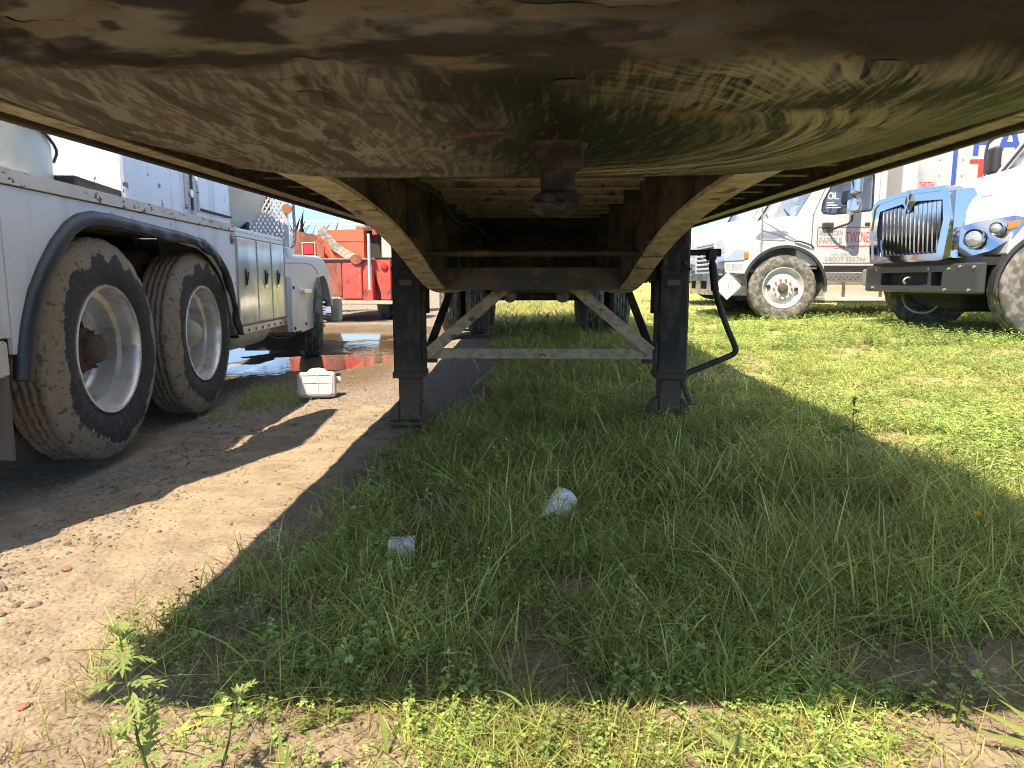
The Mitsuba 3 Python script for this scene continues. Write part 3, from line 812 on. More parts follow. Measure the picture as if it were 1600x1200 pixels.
# cabinets with doors
part(lt, 'cabinet_body', bx(1.785, 3.14, .012, .55, .54, 1.21, .004), 'm_worn_white')
part(lt, 'cabinet_top_rail', bx(1.785, 3.14, .0, .56, 1.213, 1.275, .004), 'm_alu')
part(lt, 'cabinet_bottom_rail', bx(1.80, 3.16, .0, .4, .475, .537, .004), 'm_alu')
for k in range(15):
    u0 = 1.83 + k * .092
    part(lt, 'rivet', cyl((u0, .0, 1.25), (u0, -.006, 1.25), .009, 6), 'm_alu')
    if k % 2 == 0:
        part(lt, 'rivet', cyl((u0, .0, .50), (u0, -.006, .50), .012, 6), 'm_rust')
for k, (a, b) in enumerate(((1.80, 2.25), (2.285, 2.665), (2.70, 3.10))):
    d = part(lt, 'cabinet_door', bx(a, b, -.012, .010, .555, 1.205, .006), 'm_silver', 20)
    part(d, 'hinge', cyl((b + .012, -.008, .57), (b + .012, -.008, 1.19), .009, 8), 'm_alu')
    uc = a + (.16 if k != 1 else .2)
    h = part(d, 'latch', bx(uc - .028, uc + .028, -.020, -.012, .82, .98, .004), 'm_chrome')
    part(d, 'latch_paddle', bar((uc - .015, -.024, .85), (uc + .018, -.03, .95), .018, .01, (0, 1, 0)), 'm_dark')
part(lt, 'side_reflector', lathe([(0, -.012), (.024, -.010), (.036, -.004), (.042, .0)], (1.715, -.001, 1.185), (0, 1, 0), 20)[0], 'm_reflector', 30, 'orange side reflector', )
# fuel tank and step below
part(lt, 'fuel_tank', tube([(1.95, .25, .50), (2.0, .25, .49), (2.9, .25, .49), (2.95, .25, .50)], [.10, .17, .17, .10], 24), 'm_tank', 40)
# upper body
for k, (a, b) in enumerate(((.14, .96), (1.10, 1.765))):
    part(lt, 'tool_cabinet', bx(a, b, .012 + .004 * k, .62, 1.272, 1.70, .012), 'm_worn_white', 20, 'tall white tool cabinet on the bed, ' + ('its rear face in the sun' if k == 0 else 'nearer the cab'))
part(lt, 'cabinet_gap', bx(.955, 1.105, .05, .6, 1.272, 1.64), 'm_worn_white')
for u0 in (.93, 1.02, 1.12):
    part(lt, 'rusty_hinge', cyl((u0, .004, 1.32), (u0, .004, 1.64), .009, 8), 'm_strip' if u0 != 1.02 else 'm_rust')
part(lt, 'hinge_bolt', cyl((.985, .04, 1.42), (.985, -.012, 1.42), .025, 10), 'm_alu')
part(lt, 'cabinet_ledge', bx(1.16, 1.74, -.006, .1, 1.335, 1.345, .002), 'm_rust')
part(lt, 'bed_channel', ext(Polygon([(-.30, 1.275), (.132, 1.275), (.132, 1.33), (-.30, 1.345)]), .02, .72, 'xz'), 'm_steel', 20, 'dark steel channel at the foot of the sunlit tool cabinet')
me, _ = lathe([(0, .0), (.43, .0), (.45, .03), (.45, .30), (.42, .38), (.25, .44), (0, .46)], (-.50, .51, 1.272), (0, 0, 1), 56)
part(lt, 'vertical_tank', me, 'm_tank', 40, 'grey green upright tank at the rear of the bed')
part(lt, 'pipe_stub', cyl((-.80, .20, 1.40), (-.86, .08, 1.40), .035, 16), 'm_hose')
part(lt, 'pipe_stub_bore', cyl((-.855, .09, 1.40), (-.863, .074, 1.40), .022, 14), 'm_dark')
part(lt, 'hose', tube([(-.95, .15, 1.70), (-.75, .10, 1.60), (-.55, .04, 1.53), (-.30, .075, 1.46), (-.12, .20, 1.43)], .0065, 8, 2), 'm_black', True)
# horizontal tank with dished front
prof = [(0, 0), (.18, .015), (.32, .06), (.40, .12), (.43, .2), (.43, 1.12), (.40, 1.22), (.30, 1.32), (.16, 1.38), (0, 1.40)]
me, _ = lathe(prof, (1.80, .50, 1.70), (1, 0, 0), 56)
part(lt, 'round_tank', me, 'm_tank', 40, 'grey green horizontal tank in front of the tool cabinets')
for u0 in (2.2, 2.8):
    part(lt, 'tank_saddle', bx(u0 - .04, u0 + .04, .2, .9, 1.27, 1.40, .01), 'm_dark')
# headache rack of expanded metal
hr = unique(f'{lt}__headache_rack'); tag(hr, 'pale expanded metal rack behind the cab')
part(hr, 'post', bx(3.38, 3.43, .0, .05, 1.20, 2.3, .006), 'm_silver'); part(hr, 'post', bx(3.38, 3.43, 2.2, 2.25, 1.20, 2.3, .006), 'm_silver')
part(hr, 'bottom_frame', bx(3.38, 3.43, .05, 2.2, 1.20, 1.25, .005), 'm_silver'); part(hr, 'top_frame', bx(3.38, 3.43, .05, 2.2, 2.25, 2.3, .005), 'm_silver')
ms = []
for k in range(-24, 52):
    for sg in (-1, 1):
        a = np.array([.05 + .042 * k, 1.25]); b_ = a + np.array([1.0 * .62, 1.0])
        if sg < 0:
            a[0], b_[0] = 2.25 - a[0], 2.25 - b_[0]
        d_ = b_ - a; t0, t1 = 0, 1
        lo, hi = .05, 2.2
        tA, tB = sorted(((lo - a[0]) / d_[0], (hi - a[0]) / d_[0])); t0, t1 = max(0, tA), min(1, tB)
        if t1 - t0 > .02:
            p0, p1 = a + d_ * t0, a + d_ * t1
            ms.append(bar((3.405 + .004 * sg, p0[0], p0[1]), (3.405 + .004 * sg, p1[0], p1[1]), .004, .015, (0, 1, 0), 0))
part(hr, 'expanded_metal', cat(ms), 'm_silver', False, kind='stuff')
part(hr, 'clearance_light', cyl((3.37, .0, 1.56), (3.345, .0, 1.56), .045, 16), 'm_reflector')
part(lt, 'rack_foot', bx(3.3, 3.45, -.003, .5, 1.10, 1.20, .008), 'm_worn_white')
# cab, hood, fender
part(lt, 'cab', ext(rnd([(3.5, .9), (3.5, 2.25), (3.62, 2.34), (4.35, 2.34), (4.60, 1.60), (4.60, .9)], .06), .45, 1.95, 'xz'), 'm_white', 30)
part(lt, 'cab_window', ext(rnd([(3.72, 1.62), (3.72, 2.16), (4.28, 2.16), (4.44, 1.62)], .04), .44, .449, 'xz'), 'm_dark')
part(lt, 'windshield', bar((4.59, 1.2, 1.66), (4.38, 1.2, 2.26), 1.3, .012, (1, 0, .3)), 'm_dark')
part(lt, 'hood', rbox(4.5, 5.75, .5, 1.9, .75, 1.52, .10), 'm_white', 40)
fo = Polygon([(3.17, .47), (3.17, 1.08), (3.3, 1.105), (4.6, 1.13), (4.9, 1.13), (5.15, 1.06), (5.32, .93), (5.42, .75), (5.45, .58), (5.34, .58), (5.27, .72), (5.14, .86), (4.95, .95), (4.72, .93), (4.52, .82), (4.42, .62), (4.40, .38), (3.75, .36), (3.55, .47)])
fm = ext(rnd(list(fo.exterior.coords), .012), .0, .50, 'xz')
part(lt, 'front_fender', fm, 'm_white', 25, 'pale smooth front fender with an open wheel arch')
part(lt, 'fender_top', tube([(3.2, .04, 1.10), (4.6, .04, 1.135), (4.9, .04, 1.132), (5.15, .04, 1.06), (5.33, .04, .93), (5.43, .04, .75), (5.455, .04, .60)], .035, 12, 1), 'm_white', True)
part(lt, 'fender_seam', tube([(3.2, -.002, 1.05), (4.2, -.002, 1.075), (4.5, -.002, 1.02), (4.62, -.002, .96)], .004, 6, 1), 'm_grey')
st = part(lt, 'step_box', ext(rnd([(3.19, .40), (3.19, .93), (3.5, .88), (3.78, .78), (3.78, .40)], .01), -.05, .0, 'xz'), 'm_worn_white', 20)
part(st, 'step_tread', bx(3.52, 3.82, -.10, .0, .76, .80, .006), 'm_silver')
for u0, w0 in ((3.26, .82), (3.26, .43), (3.72, .45), (4.32, .48)):
    part(st, 'bolt', cyl((u0, -.05 if u0 < 4 else .0, w0), (u0, -.06 if u0 < 4 else -.01, w0), .016, 8), 'm_dark')
k = steer_wheel(lt, (4.80, .02, .50), (-.26, .966, 0), .50, .29, m='m_tyre', mr='m_chrome')
hc = np.array([4.80, .02, .50]); ha = np.array([-.26, .966, 0])
part(k, 'hub_extension', cyl(hc, hc - ha * .11, .095, 20), 'm_chrome')
bolts(k, hc + ha * .03, ha, .14, 10, .018, .08, 'm_chrome', 'lug_cap')
bp = part(lt, 'front_bumper', bx(5.52, 5.75, -.06, 2.35, .37, .68, .02), 'm_hose')
part(lt, 'bumper_bracket', bx(5.3, 5.52, .05, .3, .40, .66, .01), 'm_dark')
mf = part(lt, 'front_mud_flap', bx(3.98, 3.995, .02, .66, .15, .44, .004), 'm_black', label='small black mud flap with an oval emblem behind the front wheel')
el = affinity.translate(affinity.scale(Point(0, 0).buffer(1, quad_segs=16), .15, .055), -.27, .335)
part(mf, 'emblem', ext(Polygon(el.exterior.coords, [affinity.scale(el, .92, .85).exterior.coords]), 0, .003, 'xy').apply_transform(np.array([[0, 0, -1, 3.979], [-1, 0, 0, 0], [0, 1, 0, 0], [0, 0, 0, 1.0]])), 'm_grey')
tx = meshkit.text_mesh('Peterbilt', .045, .003, True); w0 = tx.bounds[1][0]; tx.apply_translation((-w0 / 2 - .27, .315, 0)); tx.apply_transform(np.array([[0, 0, -1, 3.979], [-1, 0, 0, 0], [0, 1, 0, 0], [0, 0, 0, 1.0]]))
part(mf, 'emblem_lettering', tx, 'm_grey', False)
# tall exhaust / mirror pole with hooked foot
part(lt, 'pole', tube([(3.66, .02, 2.4), (3.66, .015, 1.55), (3.64, .0, 1.30), (3.60, .02, 1.22), (3.54, .05, 1.20), (3.50, .08, 1.23)], .016, 12, 2), 'm_grey', True)
# side board rack along the top of the bed (above the trailer's edge in this view)
part(lt, 'side_board', ext(Polygon([(-1.5, 1.30), (-.95, 1.30), (-.9, 1.50), (-.35, 1.55), (-.35, 2.25), (-.5, 2.45), (-1.5, 2.45)]), .0, .03, 'xz'), 'm_worn_white')
for u0 in (-1.2, -.6):
    part(lt, 'rack_upright', bx(u0 - .02, u0 + .02, .032, .07, 1.52, 2.40, .004), 'm_silver')
FR.pop()
# ------------------------------------------------------------------ red wrecker seen from behind
RO = np.array([-3.63, 13.0, 0.03])
FR.append(frame(RO, (1, -.06, 0), (.06, 1, 0)))        # u to the right across the tail, v forward, w up
rt = thing('red_wrecker_truck', 'faded red wrecker truck seen from behind beyond the puddles', 'truck')
part(rt, 'lower_body', bx(-1.0, .66, .05, 2.4, .42, 1.17, .02), 'm_red', label='red lower body with a chipped tail panel')
part(rt, 'tail_panel', bx(.10, .45, -.0, .06, .46, 1.10, .012), 'm_red')
part(rt, 'brown_panel', bx(-.28, .07, .02, .06, .50, 1.12, .01), 'm_rustred')
part(rt, 'tail_rail', bx(-1.0, .70, -.03, .05, 1.17, 1.195, .008), 'm_strap')
part(rt, 'bumper', bx(-1.0, 1.35, -.12, .02, .36, .425, .012), 'm_hose', label='pale wooden bumper plank')
rs = np.random.default_rng(4)
for k in range(16):
    a = np.array([.39 + .03 * rs.normal(), -.004, 1.08 - .036 * k]); q = rs.uniform(-1, 1, (5, 2)) * [.016, .030]
    po = Polygon(q).convex_hull
    part(rt, 'paint_scar', ext(po, 0, .003, 'xz').apply_translation(a), 'm_rustred' if k % 3 else 'm_hose')
part(rt, 'strap_ring', ext(affinity.scale(Point(.37, 1.17).buffer(.11, quad_segs=10), 1, .8), -.04, -.028, 'xz'), 'm_rustred')
# right side flank stepping forward
for (a, b, v0, m) in ((.66, .80, .25, 'm_rustred'), (.80, .98, .02, 'm_red'), (.98, 1.06, .35, 'm_rustred'), (1.06, 1.28, .10, 'm_red')):
    part(rt, 'flank_panel', ext(Polygon([(a, .45), (b, .45), (b, 1.16), (a - .0, 1.16)]), v0, v0 + .5, 'xz'), m, 20)
part(rt, 'gusset_plate', ext(Polygon([(.60, 1.16), (.80, 1.16), (.80, .50)]), .10, .13, 'xz'), 'm_red')
part(rt, 'marker_light', lathe([(0, -.03), (.05, -.025), (.07, 0), (.07, .03)], (.88, .0, 1.04), (0, 1, 0), 16)[0], 'm_lampred')
tx = meshkit.text_mesh('TR3', .14, .003, True); tx.vertices = np.stack([tx.vertices[:, 0], -tx.vertices[:, 2], tx.vertices[:, 1]], 1); tx.apply_translation((1.09, .097, .72))
part(rt, 'lettering', tx, 'm_paper', False)
# upper structures
part(rt, 'side_board', ext(Polygon([(-.92, 1.205), (-.27, 1.205), (-.27, 1.40), (-.45, 1.62), (-.92, 1.72)]), .10, .14, 'xz'), 'm_rustred', label='weathered brown red side board with a framed red lamp')
part(rt, 'lamp_frame', cut(bx(-.68, -.42, .07, .10, 1.225, 1.485, .008), bx(-.66, -.44, .05, .12, 1.245, 1.465)), 'm_hose')
part(rt, 'tail_lamp', bx(-.65, -.45, .06, .095, 1.26, 1.45, .02), 'm_lampred')
part(rt, 'side_board_post', bx(-.96, -.92, .08, .16, 1.2, 1.74, .008), 'm_red')
part(rt, 'winch_box', ext(rnd([(-.42, 1.21), (-.50, 1.62), (-.30, 1.72), (.42, 1.73), (.42, 1.21)], .03), .30, 1.2, 'xz'), 'm_orange', 20, 'orange winch housing with a pale strap hanging across it')
part(rt, 'winch_box_seam', bx(-.42, .42, .292, .30, 1.50, 1.515), 'm_rustred')
part(rt, 'boom_foot', bar((-.30, .2, 1.55), (-.12, .2, 1.20), .05, .05, (0, 1, 0)), 'm_orange')
st_ = np.array([(-.38, .27, 1.745), (-.30, .26, 1.62), (-.20, .25, 1.50), (-.06, .23, 1.38), (.10, .2, 1.28), (.26, .1, 1.22), (.36, -.03, 1.19)])
rings = [[(p[0] - .07, p[1] - .01, p[2] - .05), (p[0] + .07, p[1] - .01, p[2] + .04), (p[0] + .07, p[1], p[2] + .05), (p[0] - .07, p[1], p[2] - .04)] for p in st_]
part(rt, 'strap', skin(rings), 'm_strap', 30, 'pale webbing strap slanting across the winch housing')
part(rt, 'dark_bay', bx(.43, .74, .5, .9, 1.21, 1.72), 'm_dark')
part(rt, 'pole', cyl((.62, -.06, .62), (.62, -.06, 1.62), .028, 12), 'm_silver', label='pale pole at the tail')
part(rt, 'drum', cyl((.28, .4, 1.80), (.75, .4, 1.80), .10, 20), 'm_hose')
part(rt, 'beige_box', bx(.74, 1.06, .35, .7, 1.21, 1.62, .01), 'm_beigebox')
part(rt, 'black_bracket', bx(.93, 1.03, .2, .3, 1.55, 2.0, .01), 'm_black')
for k, (x0, z0) in enumerate(((.16, 1.98), (.48, 1.95))):
    part(rt, 'beacon', cyl((x0, .3, z0 - .08), (x0, .3, z0 + .10), .075, 14), 'm_lampred')
lat = unique(f'{rt}__boom')
part(lat, 'chord', bar((.55, .3, 2.05), (1.9, .3, 1.55), .05, .05), 'm_red'); part(lat, 'chord', bar((.55, .3, 1.80), (1.9, .3, 1.25), .05, .05), 'm_red')
part(lat, 'mast', bx(.60, .67, .25, .35, 1.62, 2.35, .008), 'm_red')
for k in range(6):
    x0 = .62 + .2 * k
    part(lat, 'lacing', bar((x0, .29, 1.78 - .407 * (x0 - .55)), (x0 + .1, .29, 2.02 - .37 * (x0 - .45)), .022, .022), 'm_paper')
    part(lat, 'lacing', bar((x0 + .1, .29, 2.02 - .37 * (x0 - .45)), (x0 + .2, .29, 1.78 - .407 * (x0 - .35)), .022, .022), 'm_red')
rl = unique(f'{rt}__guard_rail')
for x0 in (-.1, .08, .26):
    part(rl, 'post', cyl((x0, .6, 1.73), (x0, .6, 1.98), .012, 8), 'm_paper')
part(rl, 'rail', tube([(-.1, .6, 1.98), (.0, .6, 2.02), (.3, .6, 2.0), (.6, .6, 1.95)], .012, 8, 1), 'm_paper')
part(rl, 'rail', tube([(-.1, .6, 1.86), (.3, .6, 1.84), (.6, .6, 1.80)], .010, 8, 1), 'm_paper')
lad = unique(f'{rt}__ladder')
for x0 in (1.14, 1.30):
    part(lad, 'side', cyl((x0, .2, 1.2), (x0, .25, 1.72), .014, 8), 'm_paper')
for k in range(5):
    part(lad, 'rung', cyl((1.14, .2, 1.26 + .1 * k), (1.30, .2, 1.26 + .1 * k), .010, 8), 'm_silver')
part(rt, 'cab', bx(-1.0, .9, 2.6, 4.2, .7, 1.68, .08), 'm_red')
part(rt, 'cab_window', bx(-.8, .7, 2.585, 2.6, 1.25, 1.6), 'm_dark')
for u0 in (-.75, .72):
    wk = unique(f'{rt}__wheel')
    for du in (0, .30):
        me, uv = lathe(tyre_profile(.47, .29, .25), (u0 + du - .15, .9, .47), (1, 0, 0), 40); part(wk, 'tyre', me, 'm_tyre', True, uv=uv)
part(rt, 'axle', cyl((-.6, .9, .45), (.9, .9, .45), .07, 12), 'm_dark')
FR.pop()
# brush behind the wrecker, wires beyond
bs = thing('dry_bush', 'dark spiky bush showing above the wrecker', 'bush')
ms = []
for k in range(260):
    a, e = rng.uniform(0, 2 * np.pi), rng.uniform(-.1, 1.3)
    L = rng.uniform(.3, .9); p = np.array([-5.70, 17.0, 1.45]) + rng.normal(0, .35, 3) * [1, 1, .5]
    d = np.array([math.cos(a) * math.cos(e), math.sin(a) * math.cos(e), math.sin(e)])
    sd = np.cross(d, [0, 0, 1]); sd /= np.linalg.norm(sd) + 1e-9
    ms.append(trimesh.Trimesh([p - sd * .04, p + sd * .04, p + d * L * .6 + sd * .05, p + d * L], [[0, 1, 2], [0, 2, 3]], process=False))
part(bs, 'foliage', cat(ms), 'm_leafdark', False); part(bs, 'stem', cyl((-5.70, 17, -.2), (-5.70, 17, 1.5), .05, 8), 'm_wood')
for k, zz in enumerate((5.75, 5.45)):
    w = part(None, 'utility_wire', tube([(x, 60, zz + .35 * ((x + 5) / 40) ** 2) for x in np.linspace(-46, 110, 60)], .04, 6), 'm_wire', True, ('upper' if k == 0 else 'lower') + ' of two utility wires crossing the sky above the wrecker', 'wire', 'utility wires in the sky')

# ------------------------------------------------------------------ white trucks on the right
def loft(us, polys):
    return skin([[(u, a, b) for a, b in p] for u, p in zip(us, polys)])


def hood_section(v0, v1, w0, w1, r, crown=0.04, n=6):
    """rounded arch section, bottom open corners square"""
    P = [(v0, w0), (v0 + 0.0, w1 - r)]
    for k in range(1, n + 1):
        t = math.pi / 2 * k / n
        P.append((v0 + r - r * math.cos(t), w1 - r + r * math.sin(t) - 0))
    for q in np.linspace(0, 1, 7)[1:-1]:
        P.append((v0 + r + (v1 - v0 - 2 * r) * q, w1 + crown * 4 * q * (1 - q)))
    for k in range(n, -1, -1):
        t = math.pi / 2 * k / n
        P.append((v1 - r + r * math.cos(t), w1 - r + r * math.sin(t)))
    P.append((v1, w0))
    return P


def side_text(parent, s, u, w, h, m, v=-0.003, bold=False, mirror=False, depth=.002, wmax=None):
    t = meshkit.text_mesh(s, h, depth, bold)
    if wmax:
        t.apply_scale([wmax / t.bounds[1][0], 1, 1])
    if mirror:
        b1 = t.bounds[1][0]; t.vertices = t.vertices * [-1, 1, 1] + [b1, 0, 0]; t.invert()
    t.vertices = np.stack([t.vertices[:, 0] + u, -t.vertices[:, 2] + v, t.vertices[:, 1] + w], 1)
    return part(parent, 'lettering', t, m, False)


def cab(tk, prof, inset, v0, v1, win, wind, door=None):
    """hollow cab: side profile (u,w) extruded between v0 and v1, side window openings win, windshield quad limits wind=(p_bottom,p_top)"""
    po = rnd(prof, .05)
    outer = ext(po, v0, v1, 'xz'); inn = ext(po.buffer(-.05), v0 + .05, v1 - .05, 'xz')
    wp = rnd(win, .05)
    sidecut = ext(wp, v0 - .1, v1 + .1, 'xz')
    (ub, wb), (ut, wt) = wind
    d = np.array([ut - ub, wt - wb]); L = np.hypot(*d); d /= L; nrm = np.array([-d[1], d[0]])
    quad = [np.array([ub, wb]) + d * .04 + nrm * .2, np.array([ut, wt]) - d * .05 + nrm * .2, np.array([ut, wt]) - d * .05 - nrm * .12, np.array([ub, wb]) + d * .04 - nrm * .12]
    wcut = ext(Polygon([tuple(q) for q in quad]), v0 + .10, v1 - .10, 'xz')
    shell = cut(outer, inn, sidecut, wcut)
    part(tk, 'cab', shell, 'm_white', 30)
    for vv in (v0 + .012, v1 - .012):
        g = ext(wp.buffer(.015), vv, vv + .0005, 'xz')
        g = trimesh.Trimesh([[p[0], vv, p[1]] for p in wp.buffer(.012).exterior.coords[:-1]], [[0, k, k + 1] for k in range(1, len(wp.buffer(.012).exterior.coords) - 2)], process=False)
        part(tk, 'side_glass', g, 'm_glass', False)
        s = -1 if vv < (v0 + v1) / 2 else 1
        fr_ = wp.buffer(.022).difference(wp.buffer(-.006))
        vs = (v0 - .006, v0 + .004) if s < 0 else (v1 - .004, v1 + .006)
        part(tk, 'window_seal', ext(fr_, *vs, 'xz'), 'm_black', 20)
    q0 = np.array([ub, wb]) + d * .03 - nrm * .02; q1 = np.array([ut, wt]) - d * .04 - nrm * .02
    g = trimesh.Trimesh([[q0[0], v0 + .09, q0[1]], [q0[0], v1 - .09, q0[1]], [q1[0], v1 - .09, q1[1]], [q1[0], v0 + .09, q1[1]]], [[0, 1, 2], [0, 2, 3]], process=False)
    part(tk, 'windshield', g, 'm_glass', False)
    # rubber around the windshield
    e = [(q0[0] - .012, v0 + .09, q0[1]), (q1[0] - .012, v0 + .09, q1[1]), (q1[0] - .012, v1 - .09, q1[1]), (q0[0] - .012, v1 - .09, q0[1])]
    for a, b in zip(e, e[1:] + e[:1]):
        part(tk, 'windshield_seal', bar(a, b, .03, .03, (0, 1, 0) if abs(a[1] - b[1]) < .01 else (0, 0, 1)), 'm_black')
    # interior
    part(tk, 'dashboard', rbox(ub + .12, ub + .42, v0 + .08, v1 - .08, wb - .35, wb - .03, .05), 'm_interior', 40)
    for vc in (v0 + .55, v1 - .55):
        uc = prof[-1][0] - .55
        part(tk, 'seat', cat([rbox(uc - .25, uc + .25, vc - .25, vc + .25, wb - .55, wb - .38, .06), rbox(uc + .16, uc + .32, vc - .25, vc + .25, wb - .42, wb + .22, .06), rbox(uc + .18, uc + .30, vc - .15, vc + .15, wb + .24, wb + .45, .05)]), 'm_seat', 40, kind='stuff')
    th = np.linspace(0, 2 * np.pi, 25)
    part(tk, 'steering_wheel', tube([(ub + .56 + .10 * math.sin(t), v0 + .55 + .22 * math.cos(t), wb + .02 + .20 * math.sin(t)) for t in th], .018, 8), 'm_seat', True)


def box_truck(origin, scale, label, full=True):
    """conventional box truck; u back from the nose, v away from the viewer's side, w up"""
    M = frame(origin, (1, .0, 0), (0, 1, 0)); M[:3, :3] *= scale
    FR.append(M)
    tk = thing('box_truck', label, 'truck')
    W = 2.34
    us = [0.06, .12, .30, .60, .95, 1.12]
    tops = [1.20, 1.285, 1.36, 1.44, 1.50, 1.53]; side0 = [.12, .07, .05, .04, .04, .04]
    secs = [hood_section(s0, W - s0, .66, t, .16, .05) for s0, t in zip(side0, tops)]
    hood = loft(us, secs)
    whl = [cyl((.94, -.2, .47), (.94, .62, .47), .63, 40), cyl((.94, W - .62, .47), (.94, W + .2, .47), .63, 40)]
    hood = cut(hood, *whl, bx(.02, .14, .55, W - .55, .70, 1.16))
    part(tk, 'hood', hood, 'm_white', 35, 'white sloping hood')
    for v0 in (0, W):
        sg = 1 if v0 == 0 else -1
        fp = Polygon([(.07, .70), (.05, .95), (.12, 1.02), (.40, 1.08), (.62, 1.13), (.94, 1.15), (1.22, 1.11), (1.40, .98), (1.50, .80), (1.54, .60)]).difference(Point(.94, .47).buffer(.60, quad_segs=16))
        fp = max(getattr(fp, 'geoms', [fp]), key=lambda g: g.area)
        a, b = sorted((v0 - sg * .015, v0 + sg * .06))
        part(tk, 'fender', ext(fp, a, b, 'xz'), 'm_white', 25)
        fl_ = Point(.94, .47).buffer(.625, quad_segs=20).difference(Point(.94, .47).buffer(.585, quad_segs=20)).intersection(sbox(0, .50, 2, 1.4))
        part(tk, 'wheel_arch_lip', ext(fl_, *sorted((v0 - sg * .035, v0 + sg * .03)), 'xz'), 'm_satin', 25)
    part(tk, 'engine_bay', bx(.16, 1.5, .66, W - .66, .45, 1.15), 'm_dark')
    # grille
    g = unique(f'{tk}__grille')
    part(g, 'backing', bx(.10, .13, .56, W - .56, .71, 1.15), 'm_dark')
    part(g, 'frame', cut(bx(.03, .10, .52, W - .52, .68, 1.19, .02), bx(0, .2, .58, W - .58, .72, 1.14)), 'm_white')
    for k in range(6):
        part(g, 'bar', bx(.035, .075, .57, W - .57, .755 + .07 * k, .785 + .07 * k, .008), 'm_white')
    for k in range(5):
        part(g, 'upright', bx(.05, .09, .78 + .19 * k, .80 + .19 * k, .72, 1.14, .003), 'm_white')
    # headlights wrap the corner
    for sg in (0, 1):
        pts = [(.10, .42), (.07, .50), (.16, .10), (.40, .015), (.52, .015), (.30, .12)]
        hp = [(-.0, .40, .86), (.0, .36, .95), (.02, .06, .86), (.05, -.03, .865), (.33, -.03, .88), (.40, -.028, .96), (.34, -.026, 1.035), (.20, -.02, 1.03), (.05, .0, .94), (.1, .3, .98), (.2, .3, .87), (.3, .1, 1.03)]
        hl = trimesh.convex.convex_hull(np.array([(a_, b_ if sg == 0 else W - b_, c_) for a_, b_, c_ in hp]))
        lens = part(tk, 'headlight', hl, 'm_lens', 40)
        va = -.034 if sg == 0 else W - .076
        part(lens, 'turn_lamp', rbox(.315, .405, va, va + .11, .885, 1.01, .03), 'm_amber', 40)
    # bumper
    bpts = Polygon([(.02, .40), (-.04, .50), (-.06, W / 2), (-.04, W - .5), (.02, W - .4), (.16, W - .10), (.40, W), (.40, W - .04), (.2, W - .16), (.06, W - .44), (.06, .44), (.2, .16), (.40, .04), (.40, 0), (.16, .10)])
    part(tk, 'bumper', cut(ext(bpts, .36, .69, 'xy'), bx(-.1, .12, .62, 1.0, .45, .58), bx(-.1, .12, W - 1.0, W - .62, .45, .58)), 'm_chrome_dirty', 35, 'dull chrome bumper')
    part(tk, 'bumper_pocket', bx(.07, .09, .5, W - .5, .38, .66), 'm_dark')
    part(tk, 'lower_valance', bx(.05, .5, .02, W - .02, .70, .76, .01), 'm_satin')
    for v0 in (-.01, W - .26):
        steer_wheel(tk, (.94, v0 + (.01 if v0 < 0 else .26), .47), (0, 1 if v0 < 0 else -1, 0), .50, .292, .27)
    part(tk, 'axle', cyl((.94, .3, .46), (.94, W - .3, .46), .06, 12), 'm_dark')
    part(tk, 'frame_rail', bx(.2, 7.5, .75, .83, .50, .76), 'm_dark'); part(tk, 'frame_rail', bx(.2, 7.5, W - .83, W - .75, .50, .76), 'm_dark')
    # cab
    prof = [(1.12, .80), (1.10, 1.50), (1.62, 2.36), (1.72, 2.46), (2.36, 2.48), (2.36, .80)]
    win = [(1.45, 1.56), (1.47, 1.72), (1.66, 2.10), (2.16, 2.12), (2.17, 1.60), (1.62, 1.55)]
    cab(tk, prof, 0, .05, W - .05, win, ((1.10, 1.50), (1.62, 2.36)))
    dp = rnd([(1.335, 1.08), (1.335, 1.53), (1.60, 2.18), (2.26, 2.20), (2.26, .84), (1.50, .84)], .04)
    dp2 = dp.difference(rnd(win, .05).buffer(.02))
    d = part(tk, 'door', ext(dp2, .040, .052, 'xz'), 'm_white', 20, 'white cab door with a red and grey company sign' if full else None)
    part(d, 'handle', bx(2.08, 2.20, .022, .040, 1.38, 1.42, .006), 'm_satin')
    part(tk, 'door_gap', ext(dp.buffer(.008).difference(dp.buffer(-.002)), .046, .0495, 'xz'), 'm_dark')
    part(tk, 'sill', bx(1.52, 2.42, .03, .3, .70, .80, .01), 'm_black')
    # steps
    sp = part(tk, 'step_fairing', bx(1.55, 2.62, .02, .55, .30, .665, .02), 'm_hose')
    part(sp, 'tread_plate', bx(1.54, 2.63, .0, .5, .54, .70, .01), 'm_alu')
    part(sp, 'lower_step', bx(1.54, 2.9, -.05, .4, .28, .34, .01), 'm_white')
    for k in range(26):
        part(sp, 'tread_hole', cyl((1.58 + .04 * k, .004, .60 + .03 * (k % 2)), (1.58 + .04 * k, -.002, .60 + .03 * (k % 2)), .010, 6), 'm_dark')
    part(sp, 'rusty_strap', bx(1.80, 1.84, -.004, .02, .33, .56, .003), 'm_rust')
    part(sp, 'rusty_strap', bx(2.34, 2.38, -.004, .02, .33, .56, .003), 'm_rust')
    # mirrors and hood details
    mi_ = unique(f'{tk}__door_mirror')
    part(mi_, 'arm', tube([(1.55, .03, 1.30), (1.62, -.12, 1.34), (1.78, -.22, 1.40), (1.78, -.22, 1.52)], .016, 10, 1), 'm_satin', True)
    part(mi_, 'mount', rbox(1.46, 1.62, -.01, .05, 1.33, 1.42, .02), 'm_satin', 40)
    part(mi_, 'housing', rbox(1.74, 1.86, -.36, -.16, 1.78, 2.28, .05), 'm_chrome', 40)
    part(mi_, 'convex_housing', rbox(1.70, 1.86, -.36, -.16, 1.50, 1.74, .06), 'm_chrome', 40)
